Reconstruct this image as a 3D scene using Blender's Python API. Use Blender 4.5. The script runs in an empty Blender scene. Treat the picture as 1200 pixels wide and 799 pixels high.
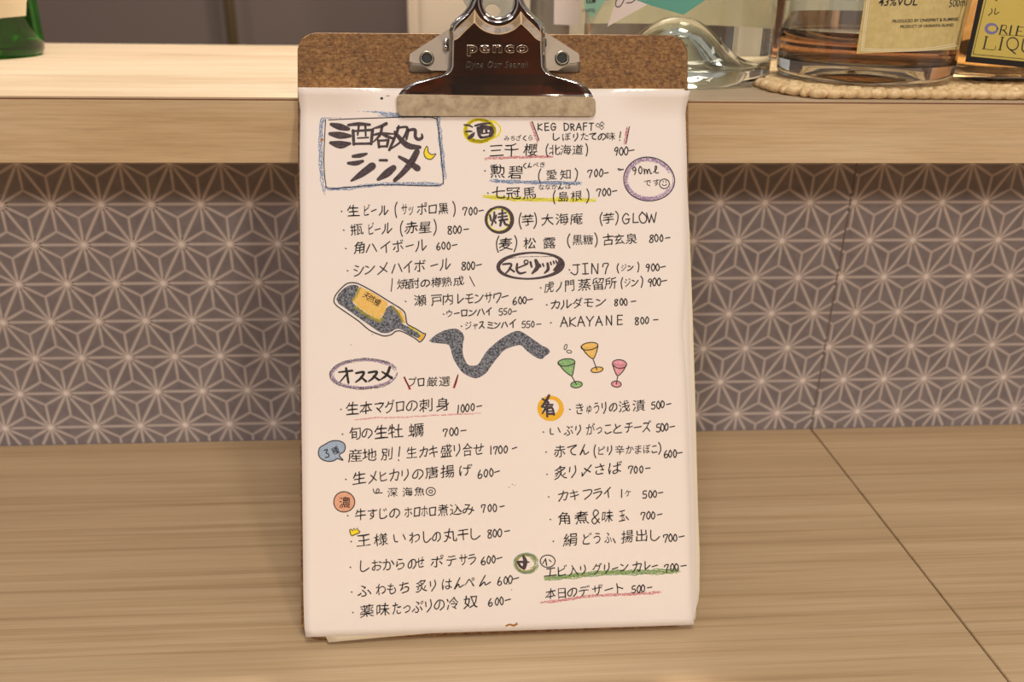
import bpy, bmesh, math, random
from mathutils import Vector, Matrix
from mathutils.geometry import tessellate_polygon
random.seed(7)
C = bpy.context.scene.collection
PI = math.pi
# ------------------------------------------------------------------ camera
FP = 1011.15
YAW, PIT, ROL = -0.0754342, -0.4103113, -0.0163885
def rotm(yaw, pitch, roll):
    Rz = Matrix(((math.cos(yaw), -math.sin(yaw), 0), (math.sin(yaw), math.cos(yaw), 0), (0, 0, 1)))
    Rx = Matrix(((1, 0, 0), (0, math.cos(pitch), -math.sin(pitch)), (0, math.sin(pitch), math.cos(pitch))))
    Ry = Matrix(((math.cos(roll), 0, math.sin(roll)), (0, 1, 0), (-math.sin(roll), 0, math.cos(roll))))
    return Rz @ Rx @ Ry
RM = rotm(YAW, PIT, ROL)
CAM = Vector((-0.02446, -0.58389, 0.33420))
cd = bpy.data.cameras.new('camera')
cam = bpy.data.objects.new('camera', cd); C.objects.link(cam)
r, f, u = RM.col[0], RM.col[1], RM.col[2]
cam.matrix_world = Matrix(((r.x, u.x, -f.x, CAM.x), (r.y, u.y, -f.y, CAM.y), (r.z, u.z, -f.z, CAM.z), (0, 0, 0, 1)))
cd.sensor_width = 36; cd.lens = FP / 1200 * 36
cd.clip_start = 0.02; cd.clip_end = 50
cd.dof.use_dof = True; cd.dof.focus_distance = 0.475; cd.dof.aperture_fstop = 7.0
sc = bpy.context.scene
sc.camera = cam
# ------------------------------------------------------------------ world, lights, exposure
w = bpy.data.worlds.new('world'); sc.world = w; w.use_nodes = True
w.node_tree.nodes['Background'].inputs[0].default_value = (0.80, 0.745, 0.715, 1)
w.node_tree.nodes['Background'].inputs[1].default_value = 0.50
def area(name, loc, target, size, power, col):
    l = bpy.data.lights.new(name, 'AREA'); l.shape = 'DISK'; l.size = size; l.energy = power; l.color = col
    o = bpy.data.objects.new(name, l); C.objects.link(o); o.location = loc
    d = Vector(target) - Vector(loc); o.rotation_euler = d.to_track_quat('-Z', 'Y').to_euler()
    return o
WARM = (1.0, 0.885, 0.76)
area('lamp_front', (0.9, -2.1, 1.20), (0, -.1, .15), 0.30, 14, (1.0, .85, .69))
area('lamp_front_left', (-0.7, -2.2, 1.25), (0, -.1, .15), 0.30, 10, (1.0, .92, .90))
area('lamp_above_shelf', (-0.05, 0.47, 1.27), (0.0, -.1, .2), 0.07, 14, WARM)
area('added_back_fill', (0.75, 0.95, 1.75), (0.3, 0, .2), 0.60, 20, WARM)  # added fill from behind, brightens back labels and far wall
area('lamp_above_counter', (0.1, -0.85, 1.8), (0.1, -.15, .1), 0.5, 11, WARM)
sl = bpy.data.lights.new('spot_counter', 'SPOT'); sl.energy = 85; sl.color = WARM; sl.spot_size = math.radians(26); sl.spot_blend = .35; sl.shadow_soft_size = .02
so = bpy.data.objects.new('spot_counter', sl); C.objects.link(so); so.location = (-0.05, 0.47, 1.27); so.rotation_euler = (Vector((0.02, -.60, 0)) - so.location).to_track_quat('-Z', 'Y').to_euler()
sc.view_settings.view_transform = 'Standard'; sc.view_settings.look = 'None'
sc.view_settings.exposure = 0.0; sc.view_settings.gamma = 1; sc.view_settings.use_curve_mapping = False
sc.cycles.use_denoising = True
sc.cycles.max_bounces = 16; sc.cycles.transmission_bounces = 16; sc.cycles.transparent_max_bounces = 24
sc.cycles.sample_clamp_indirect = 6

# ------------------------------------------------------------------ helpers
def S(v): return ((v / 255) / 12.92 if v <= 10 else (((v / 255) + .055) / 1.055) ** 2.4)
def rgb(r, g, b): return (S(r), S(g), S(b), 1)
def mat(name, col, rough=.6, metal=0, **k):
    m = bpy.data.materials.new(name); m.use_nodes = True
    b = m.node_tree.nodes['Principled BSDF']
    b.inputs['Base Color'].default_value = col; b.inputs['Roughness'].default_value = rough; b.inputs['Metallic'].default_value = metal
    for a, v in k.items(): b.inputs[a.replace('_', ' ')].default_value = v
    return m
def nd(m, t, **k):
    n = m.node_tree.nodes.new(t)
    for a, v in k.items():
        if a in n.inputs: n.inputs[a].default_value = v
        else: setattr(n, a, v)
    return n
def lk(m, a, b): m.node_tree.links.new(a, b)
def BS(m): return m.node_tree.nodes['Principled BSDF']
def ramp(m, fac, stops):
    r_ = nd(m, 'ShaderNodeValToRGB'); e = r_.color_ramp.elements
    e[0].position, e[0].color = stops[0]; e[1].position, e[1].color = stops[-1]
    for p, c in stops[1:-1]:
        q = e.new(p); q.color = c
    lk(m, fac, r_.inputs[0]); return r_
def coords(m, scale, rot=(0, 0, 0)):
    t = nd(m, 'ShaderNodeTexCoord'); p = nd(m, 'ShaderNodeMapping'); p.inputs['Scale'].default_value = scale
    p.inputs['Rotation'].default_value = rot
    lk(m, t.outputs['Object'], p.inputs[0]); return p.outputs[0]
def noise(m, vec, scale, detail=4, rough=.6, dist=0):
    n = nd(m, 'ShaderNodeTexNoise', Scale=scale, Detail=detail, Roughness=rough, Distortion=dist)
    lk(m, vec, n.inputs['Vector']); return n.outputs['Fac']
def bump(m, h, s, d):
    b = nd(m, 'ShaderNodeBump', Strength=s, Distance=d); lk(m, h, b.inputs['Height']); lk(m, b.outputs[0], BS(m).inputs['Normal'])
def mixc(m, fac, a, b, mode='MIX'):
    x = nd(m, 'ShaderNodeMix', data_type='RGBA', blend_type=mode)
    for s, v in ((0, fac), (6, a), (7, b)):
        if hasattr(v, 'links'): lk(m, v, x.inputs[s])
        else: x.inputs[s].default_value = v
    return x.outputs[2]

def link(name, me, m=None, parent=None, smooth=False):
    me.name = name
    if m and len(me.materials) == 0: me.materials.append(m)
    if smooth: me.polygons.foreach_set('use_smooth', [True] * len(me.polygons))
    o = bpy.data.objects.new(name, me); C.objects.link(o)
    if parent: o.parent = parent
    return o
def pyd(name, vs, fs, m=None, parent=None, smooth=False):
    me = bpy.data.meshes.new(name); me.from_pydata([tuple(v) for v in vs], [], fs); me.validate(); me.update()
    return link(name, me, m, parent, smooth)
def thing(name, label, cat, loc=(0, 0, 0), group=None):
    o = bpy.data.objects.new(name, None); C.objects.link(o); o.location = loc; o['label'] = label; o['category'] = cat
    o.empty_display_size = .01
    if group: o['group'] = group
    return o
def tag(o, label, cat, group=None):
    o['label'] = label; o['category'] = cat
    if group: o['group'] = group
    return o
def struct(o): o['kind'] = 'structure'; return o
def bm_obj(name, bm, m, parent=None, smooth=False):
    me = bpy.data.meshes.new(name); bm.normal_update(); bm.to_mesh(me); bm.free(); return link(name, me, m, parent, smooth)
def box(name, x0, x1, y0, y1, z0, z1, m, parent=None, bev=0.0):
    bm = bmesh.new(); bmesh.ops.create_cube(bm, size=1)
    for v in bm.verts:
        v.co = Vector(((x0 + x1) / 2 + v.co.x * (x1 - x0), (y0 + y1) / 2 + v.co.y * (y1 - y0), (z0 + z1) / 2 + v.co.z * (z1 - z0)))
    if bev: bmesh.ops.bevel(bm, geom=bm.edges[:], offset=bev, segments=2, affect='EDGES')
    return bm_obj(name, bm, m, parent)

# pixel rays of the surveyed camera: used to lay out print and outlines on the real planes they lie on
def ray(x, y): return RM @ Vector(((x - 600) / FP, 1, -(y - 399.5) / FP))
def at_z(x, y, z): d = ray(x, y); return CAM + d * ((z - CAM.z) / d.z)
def at_y(x, y, Y): d = ray(x, y); return CAM + d * ((Y - CAM.y) / d.y)
# board frame: origin at the board's back bottom edge on the counter
TL = 0.4188
B0 = Vector((0, -0.2156, 0)); BX = Vector((1, 0, 0)); BV = Vector((0, math.sin(TL), math.cos(TL))); BN = Vector((0, -math.cos(TL), math.sin(TL)))
def BP(x, y, n):
    d = ray(x, y); P0 = B0 + BN * n; k = (P0 - CAM).dot(BN) / d.dot(BN); p = CAM + d * k
    return p
def sstep(a, b, x): t = min(1, max(0, (x - a) / (b - a))); return t * t * (3 - 2 * t)
MM = .001

# ------------------------------------------------------------------ materials
def wood(name, dark, mid, light, zs=(1.2, 28, 28), amp=1.0):
    m = mat(name, mid, .5)
    v = coords(m, zs)
    n1 = noise(m, v, 3.0, 5, .62, .6)
    v2 = coords(m, (zs[0] * 3, zs[1] * 6, zs[2] * 6)); n2 = noise(m, v2, 6, 3, .7, .2)
    v3 = coords(m, (zs[0] * .9, zs[1] * .16, zs[2] * .16)); n3 = noise(m, v3, 3, 2, .5, 1.2)
    r1 = ramp(m, n1, [(.30, dark), (.47, mid), (.68, light)])
    r2 = ramp(m, n2, [(.35, (.80, .78, .74, 1)), (.6, (1, 1, 1, 1))])
    r3 = ramp(m, n3, [(.35, (.86, .84, .80, 1)), (.65, (1.0, 1.0, 1.0, 1))])
    c = mixc(m, .75, r1.outputs[0], r2.outputs[0], 'MULTIPLY'); c = mixc(m, .8, c, r3.outputs[0], 'MULTIPLY')
    lk(m, c, BS(m).inputs['Base Color']); BS(m).inputs['Roughness'].default_value = .5
    bump(m, n2, .08, .0005)
    return m
M_counter = wood('counter_wood', rgb(184, 155, 119), rgb(207, 179, 141), rgb(217, 192, 156), (.7, 58, 58))
M_ledge = wood('shelf_top_wood', rgb(186, 162, 132), rgb(200, 178, 150), rgb(208, 190, 164), (1.0, 14, 14))
M_front = wood('shelf_front_wood', rgb(194, 164, 124), rgb(210, 182, 142), rgb(218, 194, 158), (1.2, 20, 20))
M_core = mat('edge_line', rgb(110, 66, 36), .6)
M_wall = mat('wall_laminate', rgb(112, 98, 92), .55)
M_line = mat('pattern_print', rgb(204, 192, 185), .55)
M_soft = mat('pattern_soft_print', rgb(168, 156, 152), .55)
M_star = mat('pattern_star_print', rgb(238, 226, 218), .55)
vv = coords(M_wall, (1, 1, 1)); lk(M_wall, ramp(M_wall, noise(M_wall, vv, 60, 4), [(.35, rgb(126, 118, 120)), (.65, rgb(141, 132, 133))]).outputs[0], BS(M_wall).inputs['Base Color'])
M_seam = mat('seam_filler', rgb(120, 88, 48), .7)
M_dark = mat('far_wall_paint', rgb(112, 98, 90), .8)
M_cream = mat('cream_enamel', rgb(232, 214, 186), .45)
M_pipe = mat('olive_pipe_paint', rgb(78, 62, 30), .6)
M_floor = mat('floor_dark', rgb(84, 52, 32), .6)
lk(M_floor, ramp(M_floor, noise(M_floor, coords(M_floor, (1, 1, 1)), 2.2, 2), [(.38, rgb(50, 36, 28)), (.52, rgb(100, 68, 44)), (.64, rgb(160, 76, 30))]).outputs[0], BS(M_floor).inputs['Base Color'])
M_room = mat('dark_wood_wall', rgb(112, 66, 38), .6)
lk(M_room, ramp(M_room, noise(M_room, coords(M_room, (1, 1, .5)), 1.6, 2), [(.38, rgb(52, 34, 26)), (.52, rgb(96, 64, 42)), (.64, rgb(150, 70, 30))]).outputs[0], BS(M_room).inputs['Base Color'])
def paper_mat(name, col):
    m = mat(name, col, .75)
    n = noise(m, coords(m, (1, 1, 1)), 14, 4); rr = ramp(m, n, [(.3, tuple(c * .975 for c in col[:3]) + (1,)), (.7, col)])
    lk(m, rr.outputs[0], BS(m).inputs['Base Color']); bump(m, noise(m, coords(m, (1, 1, 1)), 30, 3), .10, .001)
    return m
M_paper = paper_mat('white_paper', rgb(240, 230, 222))
M_paper2 = paper_mat('cream_paper', rgb(244, 232, 206))
# hardboard
M_board = mat('hardboard', rgb(140, 90, 45), .7)
nA = noise(M_board, coords(M_board, (1, 1, 1.6)), 420, 3, .7, .4); nB = noise(M_board, coords(M_board, (1, 1, 1)), 90, 3, .6)
rA = ramp(M_board, nA, [(.32, rgb(104, 64, 24)), (.5, rgb(158, 110, 54)), (.68, rgb(194, 148, 88))]); rB = ramp(M_board, nB, [(.3, (.75, .72, .7, 1)), (.7, (1, 1, 1, 1))])
wv = nd(M_board, 'ShaderNodeTexWave', Scale=520.0, Distortion=3.0); wv.bands_direction = 'X'; lk(M_board, coords(M_board, (1, 1, 1)), wv.inputs[0])
wv2 = nd(M_board, 'ShaderNodeTexWave', Scale=520.0, Distortion=3.0); wv2.bands_direction = 'Z'; lk(M_board, coords(M_board, (1, 1, 1)), wv2.inputs[0])
cb = mixc(M_board, 1.0, rA.outputs[0], rB.outputs[0], 'MULTIPLY'); cb = mixc(M_board, .36, cb, wv.outputs[0], 'MULTIPLY'); cb = mixc(M_board, .36, cb, wv2.outputs[0], 'MULTIPLY')
lk(M_board, cb, BS(M_board).inputs['Base Color']); bump(M_board, nA, .4, .0004)
M_chrome = mat('polished_steel', (.62, .60, .58, 1), .10, 1)
bump(M_chrome, noise(M_chrome, coords(M_chrome, (1, 1, 1)), 60, 2), .03, .002)
M_flange = mat('lit_jaw_steel', rgb(196, 176, 150), .62, .55)  # tan colour stands in for the bright surroundings the flat jaw mirrors
nf = noise(M_flange, coords(M_flange, (1, 1, 1)), 150, 5, .7); lk(M_flange, ramp(M_flange, nf, [(.3, rgb(140, 122, 98)), (.55, rgb(176, 158, 130)), (.75, rgb(188, 172, 146))]).outputs[0], BS(M_flange).inputs['Base Color'])
M_brkt = mat('bracket_steel', rgb(150, 138, 124), .5, .8)
M_rivet = mat('rivet_steel', rgb(120, 116, 104), .35, 1)
M_bore_shade = mat('bore_shade_disc', rgb(12, 12, 12), .6)
# inks
M_ink = mat('pen_ink', rgb(38, 32, 32), .7)
M_brush = mat('marker_ink', rgb(66, 52, 56), .7)
nb = noise(M_brush, coords(M_brush, (1, 1, 1)), 900, 3); lk(M_brush, ramp(M_brush, nb, [(.35, rgb(50, 38, 42)), (.7, rgb(92, 76, 80))]).outputs[0], BS(M_brush).inputs['Base Color'])
def crayon(name, col, cover=.6, col2=None, scale=1500):
    m = mat(name, col, .8); nt = m.node_tree
    n = noise(m, coords(m, (1, 1, 1)), scale, 3, .75)
    rr = ramp(m, n, [(max(0, .5 - (cover - .5) * .5 - .09), (0, 0, 0, 1)), (min(1, .5 - (cover - .5) * .5 + .09), (1, 1, 1, 1))])
    lk(m, rr.outputs[0], BS(m).inputs['Alpha'])
    if col2:
        n2 = noise(m, coords(m, (1, 1, 1)), scale * .7, 2, .6); lk(m, ramp(m, n2, [(.4, col), (.6, col2)]).outputs[0], BS(m).inputs['Base Color'])
    return m
K_blue = crayon('blue_pencil', rgb(126, 156, 198), .52)
K_yel = crayon('yellow_pencil', rgb(250, 238, 60), .75, rgb(244, 226, 40))
K_lime = crayon('lime_pencil', rgb(240, 232, 84), .7)
K_pink = crayon('pink_pencil', rgb(222, 138, 146), .5)
K_red = crayon('red_pencil', rgb(204, 62, 62), .7)
K_pur = crayon('purple_pencil', rgb(164, 128, 178), .5, rgb(184, 158, 200))
K_gry = crayon('grey_pencil', rgb(58, 60, 70), .95, rgb(138, 142, 150))
K_blk = crayon('black_pencil', rgb(92, 88, 96), .6)
K_ora = crayon('orange_pencil', rgb(234, 184, 84), .9, rgb(236, 200, 124))
K_org2 = crayon('amber_pencil', rgb(240, 176, 30), 1.0, rgb(232, 186, 60))
K_grn = crayon('green_pencil', rgb(104, 160, 112), .6, rgb(140, 182, 106))
K_olv = crayon('olive_pencil', rgb(170, 160, 40), .65)
K_sky = crayon('pale_blue_pencil', rgb(168, 184, 202), 1.05, rgb(150, 172, 198))
K_sal = crayon('salmon_pencil', rgb(228, 176, 146), .85, rgb(226, 160, 126))
M_yelfill = mat('yellow_marker', rgb(246, 220, 40), .7)
M_stain = crayon('tea_stain', rgb(176, 120, 50), .9)

# ------------------------------------------------------------------ structure
XS = 0.2592
ZB, ZT, YF = 0.2316, 0.2669, -0.0965
wall = struct(box('wall_back', -1.3, 1.7, 0.0003, 0.02, -.02, ZB, M_seam))
K = .0325
def seg_quad(vs, fs, a, b, wa, wb, y):
    d = Vector((b[0] - a[0], b[1] - a[1])); L = d.length
    if L < 1e-6: return
    d /= L; nx, nz = -d.y, d.x; i = len(vs)
    vs += [(a[0] + nx * wa, y, a[1] + nz * wa), (a[0] - nx * wa, y, a[1] - nz * wa), (b[0] - nx * wb, y, b[1] - nz * wb), (b[0] + nx * wb, y, b[1] + nz * wb)]
    fs.append((i, i + 1, i + 2, i + 3))
def clipseg(a, b, x0, x1, z0, z1):
    t0, t1 = 0.0, 1.0; dx, dz = b[0] - a[0], b[1] - a[1]
    for p, q in ((-dx, a[0] - x0), (dx, x1 - a[0]), (-dz, a[1] - z0), (dz, z1 - a[1])):
        if abs(p) < 1e-12:
            if q < 0: return None
        else:
            t = q / p
            if p < 0: t0 = max(t0, t)
            else: t1 = min(t1, t)
    if t0 >= t1: return None
    return (t0, t1)
for x0, x1 in ((-1.0, XS - .0004), (XS + .0003, 1.35)):
    pn = box('wall_panel', x0, x1, 0, .0003, -.001, ZB, M_wall, wall)
    vs, fs, sv, sf, wv_, wf_, hv, hf = [], [], [], [], [], [], [], []
    h = math.sqrt(3) / 2
    done = set()
    def line(p, q, wa, wb):
        key = tuple(sorted(((round(p[0], 5), round(p[1], 5)), (round(q[0], 5), round(q[1], 5)))))
        if key in done: return
        done.add(key)
        c = clipseg(p, q, x0 + .0003, x1 - .0003, 0.0003, ZB - .0003)
        if not c: return
        t0, t1 = c; A = (p[0] + (q[0] - p[0]) * t0, p[1] + (q[1] - p[1]) * t0); Bq = (p[0] + (q[0] - p[0]) * t1, p[1] + (q[1] - p[1]) * t1)
        seg_quad(vs, fs, A, Bq, wa + (wb - wa) * t0, wa + (wb - wa) * t1, -.0001 - .00002 * (len(fs) % 3))
        seg_quad(wv_, wf_, A, Bq, wa * 1.1 + .0007 + (wb - wa) * t0, wa * 1.1 + .0007 + (wb - wa) * t1, -.00003 - .00001 * (len(wf_) % 3))
    for rrow in range(-1, 9):
        z = (-rrow * h + 6.512) * K; off = .5 if rrow % 2 == 0 else 0
        for i in range(-24, 42):
            X = (i + off - 9.93) * K + 0
            if X < x0 - .05 or X > x1 + .05: continue
            a, b = (X, z), (X + K, z); up = (X + K / 2, z + h * K); dn = (X + K / 2, z - h * K)
            line(a, b, .00065, .00065); line(a, up, .00065, .00065); line(b, up, .00065, .00065)
            for tri in ((a, b, up), (a, b, dn)):
                c = ((tri[0][0] + tri[1][0] + tri[2][0]) / 3, (tri[0][1] + tri[1][1] + tri[2][1]) / 3)
                for t_ in tri: line(t_, c, .0008, .0004)
            if x0 - .001 < X < x1 + .001 and .003 < z < ZB - .003:
                j = len(sv); sv += [(min(x1 - .0002, max(x0 + .0002, X + .0019 * math.cos(k * PI / 6))), -.00021, z + .0019 * math.sin(k * PI / 6)) for k in range(12)]; sf.append(tuple(range(j + 11, j - 1, -1)))
                hv += [(min(x1 - .0002, max(x0 + .0002, X + .0034 * math.cos(k * PI / 6))), -.00018, z + .0034 * math.sin(k * PI / 6)) for k in range(12)]; hf.append(tuple(range(j + 11, j - 1, -1)))
    o = pyd('pattern_lines', vs, fs, M_line, pn); o['kind'] = 'stuff'
    o = pyd('pattern_stars', sv, sf, M_star, pn); o['kind'] = 'stuff'
    o = pyd('pattern_soft_edges', wv_, wf_, M_soft, pn); o['kind'] = 'stuff'
    o = pyd('pattern_halos', hv, hf, M_line, pn); o['kind'] = 'stuff'
wf = struct(box('wall_far', -2.5, 3.0, 1.25, 1.3, -.6, 1.9, M_dark))
struct(box('wall_rear', -3, 3.4, -3.6, -3.5, -.8, 2.4, M_room))
struct(box('floor', -3, 3.4, -3.5, 1.25, -.82, -.8, M_floor))

ct = box('counter_panel', -1.2, XS - .0005, -.50, -.0003, -.028, 0, M_counter, bev=.0004)
tag(ct, 'pale oak-grain counter slab left of the joint, clipboard standing on it', 'counter')
ct = box('counter_panel', XS + .0005, 1.7, -.50, -.0003, -.028, 0, M_counter, bev=.0004)
tag(ct, 'pale oak-grain counter slab right of the diagonal joint, empty', 'counter')
sh = thing('shelf', 'raised pale wood shelf behind the clipboard carrying the bottles', 'shelf', (0, YF, ZB))
def part(o, p):
    o.parent = p; o.matrix_parent_inverse = Matrix.Translation(p.location).inverted(); return o
part(box('top_board', -1.2, 1.7, YF + .0002, .225, ZT - .0009, ZT, M_ledge), sh)
part(box('front_board', -1.2, 1.7, YF, YF + .018, ZB, ZT - .0016, M_front, bev=.0002), sh)
part(box('edge_strip', -1.2, 1.7, YF + .0002, .2, ZT - .0016, ZT - .0009, M_core), sh)
part(box('under_board', -1.2, 1.7, YF + .018, .22, ZB + .0005, ZT - .0016, M_front), sh)

# far background
a0 = at_y(478, 40, .62); a1 = at_y(648, 40, .62)
fr = thing('cabinet', 'cream enamelled cabinet blurred behind the clip of the clipboard', 'cabinet', (a0.x, .62, -.8))
part(box('body', a0.x, a1.x, .64, 1.0, -.8, .75, M_cream, bev=.006), fr)
part(box('door', a0.x + .018, a1.x, .62, .638, -.7, .74, M_cream, bev=.004), fr)
p0 = at_y(271, 30, 1.15)
bm = bmesh.new(); bmesh.ops.create_cone(bm, cap_ends=True, segments=20, radius1=.0095, radius2=.0095, depth=2.2, matrix=Matrix.Translation((p0.x, 1.15, .30)))
tag(bm_obj('pipe', bm, M_pipe, None, True), 'thin dark olive upright pipe blurred in front of the grey wall', 'pipe')

# ------------------------------------------------------------------ clipboard
clipb = thing('clipboard', 'brown hardboard clipboard with steel clip leaning on the shelf edge', 'clipboard', tuple(B0))
def toboard(o): return part(o, clipb)
def BPuv(u_, v_, n): return B0 + BX * u_ + BV * v_ + BN * n
# board outline in board coordinates
def uv(x, y, n):
    p = BP(x, y, n) - B0; return p.dot(BX), p.dot(BV)
cTL, cTR, cBR, cBL = uv(348.3, 38, 3 * MM), uv(805.8, 41, 3 * MM), uv(811, 735, 3 * MM), uv(352.8, 742, 3 * MM)
cBR = (cBR[0], 0.0002); cBL = (cBL[0], 0.0002)
def rounded(poly, rad, seg=8):
    out = []; n = len(poly)
    for i in range(n):
        p = Vector(poly[i]); a = (Vector(poly[i - 1]) - p).normalized(); b = (Vector(poly[(i + 1) % n]) - p).normalized()
        A = p + a * rad; Bq = p + b * rad
        for k in range(seg + 1):
            t = k / seg; out.append((1 - t) ** 2 * A + 2 * t * (1 - t) * (p * .75 + (A + Bq) * .125) + t * t * Bq)
    return out
ol = rounded([cTL, cTR, cBR, cBL], .0095)
N = len(ol); vs = []
cen = sum((Vector(p) for p in ol), Vector((0, 0))) / N
for n_, ins in ((0, .0), (.0001, 0), (.0026, 0), (.003, .0004)):
    for p in ol:
        q = p + (cen - p).normalized() * ins; vs.append(BPuv(q.x, q.y, n_))
fs = [tuple(range(N)), tuple(range(4 * N - 1, 3 * N - 1, -1))]
for l in range(3):
    for i in range(N):
        j = (i + 1) % N; fs.append((l * N + i, (l + 1) * N + i, (l + 1) * N + j, l * N + j))
M_rim = mat('board_edge', rgb(176, 132, 84), .7)
bo = toboard(pyd('board', vs, fs, M_board)); bo.data.materials.append(M_rim)
for p in bo.data.polygons[2:]:
    if (p.index - 2) // N < 2: p.material_index = 1

# ------------------------------------------------------------------ sheets
def interp(tab, t):
    if t <= tab[0][0]: return tab[0][1]
    for (a, va), (b, vb) in zip(tab, tab[1:]):
        if t <= b: return va + (vb - va) * (t - a) / (b - a)
    return tab[-1][1]
def nfun(x, y):
    n = 4.7
    side = sstep(118, 190, abs(x - 581))
    if y < 134: n += 6.0 * side * ((134 - y) / 30) ** 1.15
    n += .25 * math.sin(x * .013 + y * .006) * sstep(140, 260, y) + .18 * math.sin(y * .02 + 1) * sstep(140, 260, y)
    if y > 640: n += 1.6 * ((y - 640) / 100) ** 2
    return n * MM
def sheet(name, L, R, ytop, ybot, nf, m, nx=46, ny=72):
    vs, fs = [], []
    for j in range(ny + 1):
        t = j / ny
        for i in range(nx + 1):
            s = i / nx
            ys = (1 - s) * (ytop[0] + t * (ybot[0] - ytop[0])) + s * (ytop[1] + t * (ybot[1] - ytop[1]))
            xl, xr = interp(L, ys), interp(R, ys); x = xl + (xr - xl) * s
            p = BP(x, ys, nf(x, ys)); p.z = max(p.z, .0004); vs.append(p)
    for j in range(ny):
        for i in range(nx):
            a = j * (nx + 1) + i; fs.append((a, a + nx + 1, a + nx + 2, a + 1))
    o = pyd(name, vs, fs, m, None, True)
    md = o.modifiers.new('thick', 'SOLIDIFY'); md.thickness = .00012; md.offset = -1
    return o
Lf = [(103, 349), (106, 348.8), (129, 352), (180, 351.2), (460, 353), (700, 355.5), (735, 356.5), (746, 358.5)]
Rf = [(104, 809), (107, 808.6), (130, 803.2), (190, 805), (300, 805.5), (385, 800.5), (450, 805), (595, 810), (733, 813.4)]
menu = sheet('menu_sheet', Lf, Rf, (102.6, 106), (746.5, 732), nfun, M_paper)
tag(menu, 'white sheet with handwritten Japanese menu and crayon drawings under the clip', 'menu')
def nrear(k):
    def g(x, y):
        return nfun(x, y) - k * MM - .2 * MM * sstep(132, 110, y)
    return g
Lr = [(104, 353), (600, 362), (746, 379), (752, 385)]
Rr = [(103, 802), (180, 803.5), (280, 808.5), (380, 812), (460, 814.5), (600, 818), (650, 820), (700, 819.5), (716, 815)]
r1 = sheet('paper_sheet', Lr, Rr, (103.5, 104), (752.5, 716), nrear(.45), M_paper2, 30, 50)
tag(r1, 'cream blank sheet peeking out right of and below the front menu sheet', 'paper')
Lr2 = [(104, 354), (740, 362)]
Rr2 = [(103, 801), (280, 806), (400, 808.5), (500, 812), (600, 815), (700, 816.5), (728, 815)]
r2 = sheet('paper_sheet', Lr2, Rr2, (104.5, 105), (742, 726), nrear(.25), M_paper, 30, 50)
tag(r2, 'thin white sheet directly behind the front menu sheet, edge showing at right', 'paper')

# ------------------------------------------------------------------ drawing tools (all print lies on the sheet's own surface)
class Ink:
    def __init__(s): s.v = []; s.f = []; s.mi = []; s.mats = []
    def mat(s, m):
        if m not in s.mats: s.mats.append(m)
        return s.mats.index(m)
    def add(s, pts, faces, m, lay):
        k = len(s.v); s.v += [(p[0], p[1], lay) for p in pts]
        q = s.mat(m)
        for f_ in faces: s.f.append(tuple(k + i for i in f_)); s.mi.append(q)
    def build(s, name, label=None, parent=None, place=None):
        if not s.f: return None
        place = place or (lambda x, y, l: BP(x, y, nfun(x, y) + .00006 + l * .00003))
        me = bpy.data.meshes.new(name); me.from_pydata([tuple(place(*p)) for p in s.v], [], s.f)
        for m in s.mats: me.materials.append(m)
        me.polygons.foreach_set('material_index', s.mi); me.update()
        o = link(name, me, None, parent if parent else menu)
        if label: o['label'] = label
        return o
def smooth_path(pts, step=1.2):
    if len(pts) < 3:
        return [tuple(p) for p in pts]
    P = [pts[0]] + list(pts) + [pts[-1]]; out = []
    for i in range(1, len(P) - 2):
        p0, p1, p2, p3 = P[i - 1], P[i], P[i + 1], P[i + 2]
        L = math.hypot(p2[0] - p1[0], p2[1] - p1[1]); n = max(1, int(L / step))
        for k in range(n):
            t = k / n; out.append(tuple(.5 * ((2 * b) + (-a + c) * t + (2 * a - 5 * b + 4 * c - d) * t * t + (-a + 3 * b - 3 * c + d) * t ** 3) for a, b, c, d in zip(p0, p1, p2, p3)))
    out.append(tuple(pts[-1])); return out
def stroke(ink, pts, w, m=None, lay=2, smooth=True, cap=True, step=1.2):
    """pts (x,y) or (x,y,width factor); w = width in px"""
    m = m or M_ink
    pts = [(p[0], p[1], (p[2] if len(p) > 2 else 1.0)) for p in pts]
    if smooth: pts = smooth_path(pts, step)
    if len(pts) < 2: pts = [pts[0], (pts[0][0] + .3, pts[0][1], pts[0][2])]
    L, R = [], []
    n = len(pts)
    for i, p in enumerate(pts):
        a = pts[max(0, i - 1)]; b = pts[min(n - 1, i + 1)]; dx, dy = b[0] - a[0], b[1] - a[1]; l = math.hypot(dx, dy) or 1
        h = w * p[2] / 2; L.append((p[0] - dy / l * h, p[1] + dx / l * h)); R.append((p[0] + dy / l * h, p[1] - dx / l * h))
    V = L + R; F = [(i, i + 1, n + i + 1, n + i) for i in range(n - 1)]
    ink.add(V, F, m, lay)
    if cap:
        for e, q in ((0, 1), (-1, -2)):
            p = pts[e]; c = pts[q]; ang = math.atan2(p[1] - c[1], p[0] - c[0]); h = w * p[2] / 2
            V = [(p[0] + math.cos(ang + k) * h, p[1] + math.sin(ang + k) * h) for k in (-PI / 2, -PI / 4, 0, PI / 4, PI / 2)]
            ink.add(V, [(0, 1, 2, 3, 4)], m, lay)
def ell(cx, cy, rx, ry, a0=0, a1=2 * PI, n=28, rot=0, wob=0):
    out = []
    for k in range(n + 1):
        a = a0 + (a1 - a0) * k / n; q = 1 + wob * math.sin(3 * a + 1)
        x, y = rx * q * math.cos(a), ry * q * math.sin(a)
        out.append((cx + x * math.cos(rot) - y * math.sin(rot), cy + x * math.sin(rot) + y * math.cos(rot)))
    return out
def fill(ink, poly, m, lay=1):
    tr = tessellate_polygon([[Vector((p[0], p[1], 0)) for p in poly]])
    ink.add(poly, [tuple(t) for t in tr], m, lay)
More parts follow.
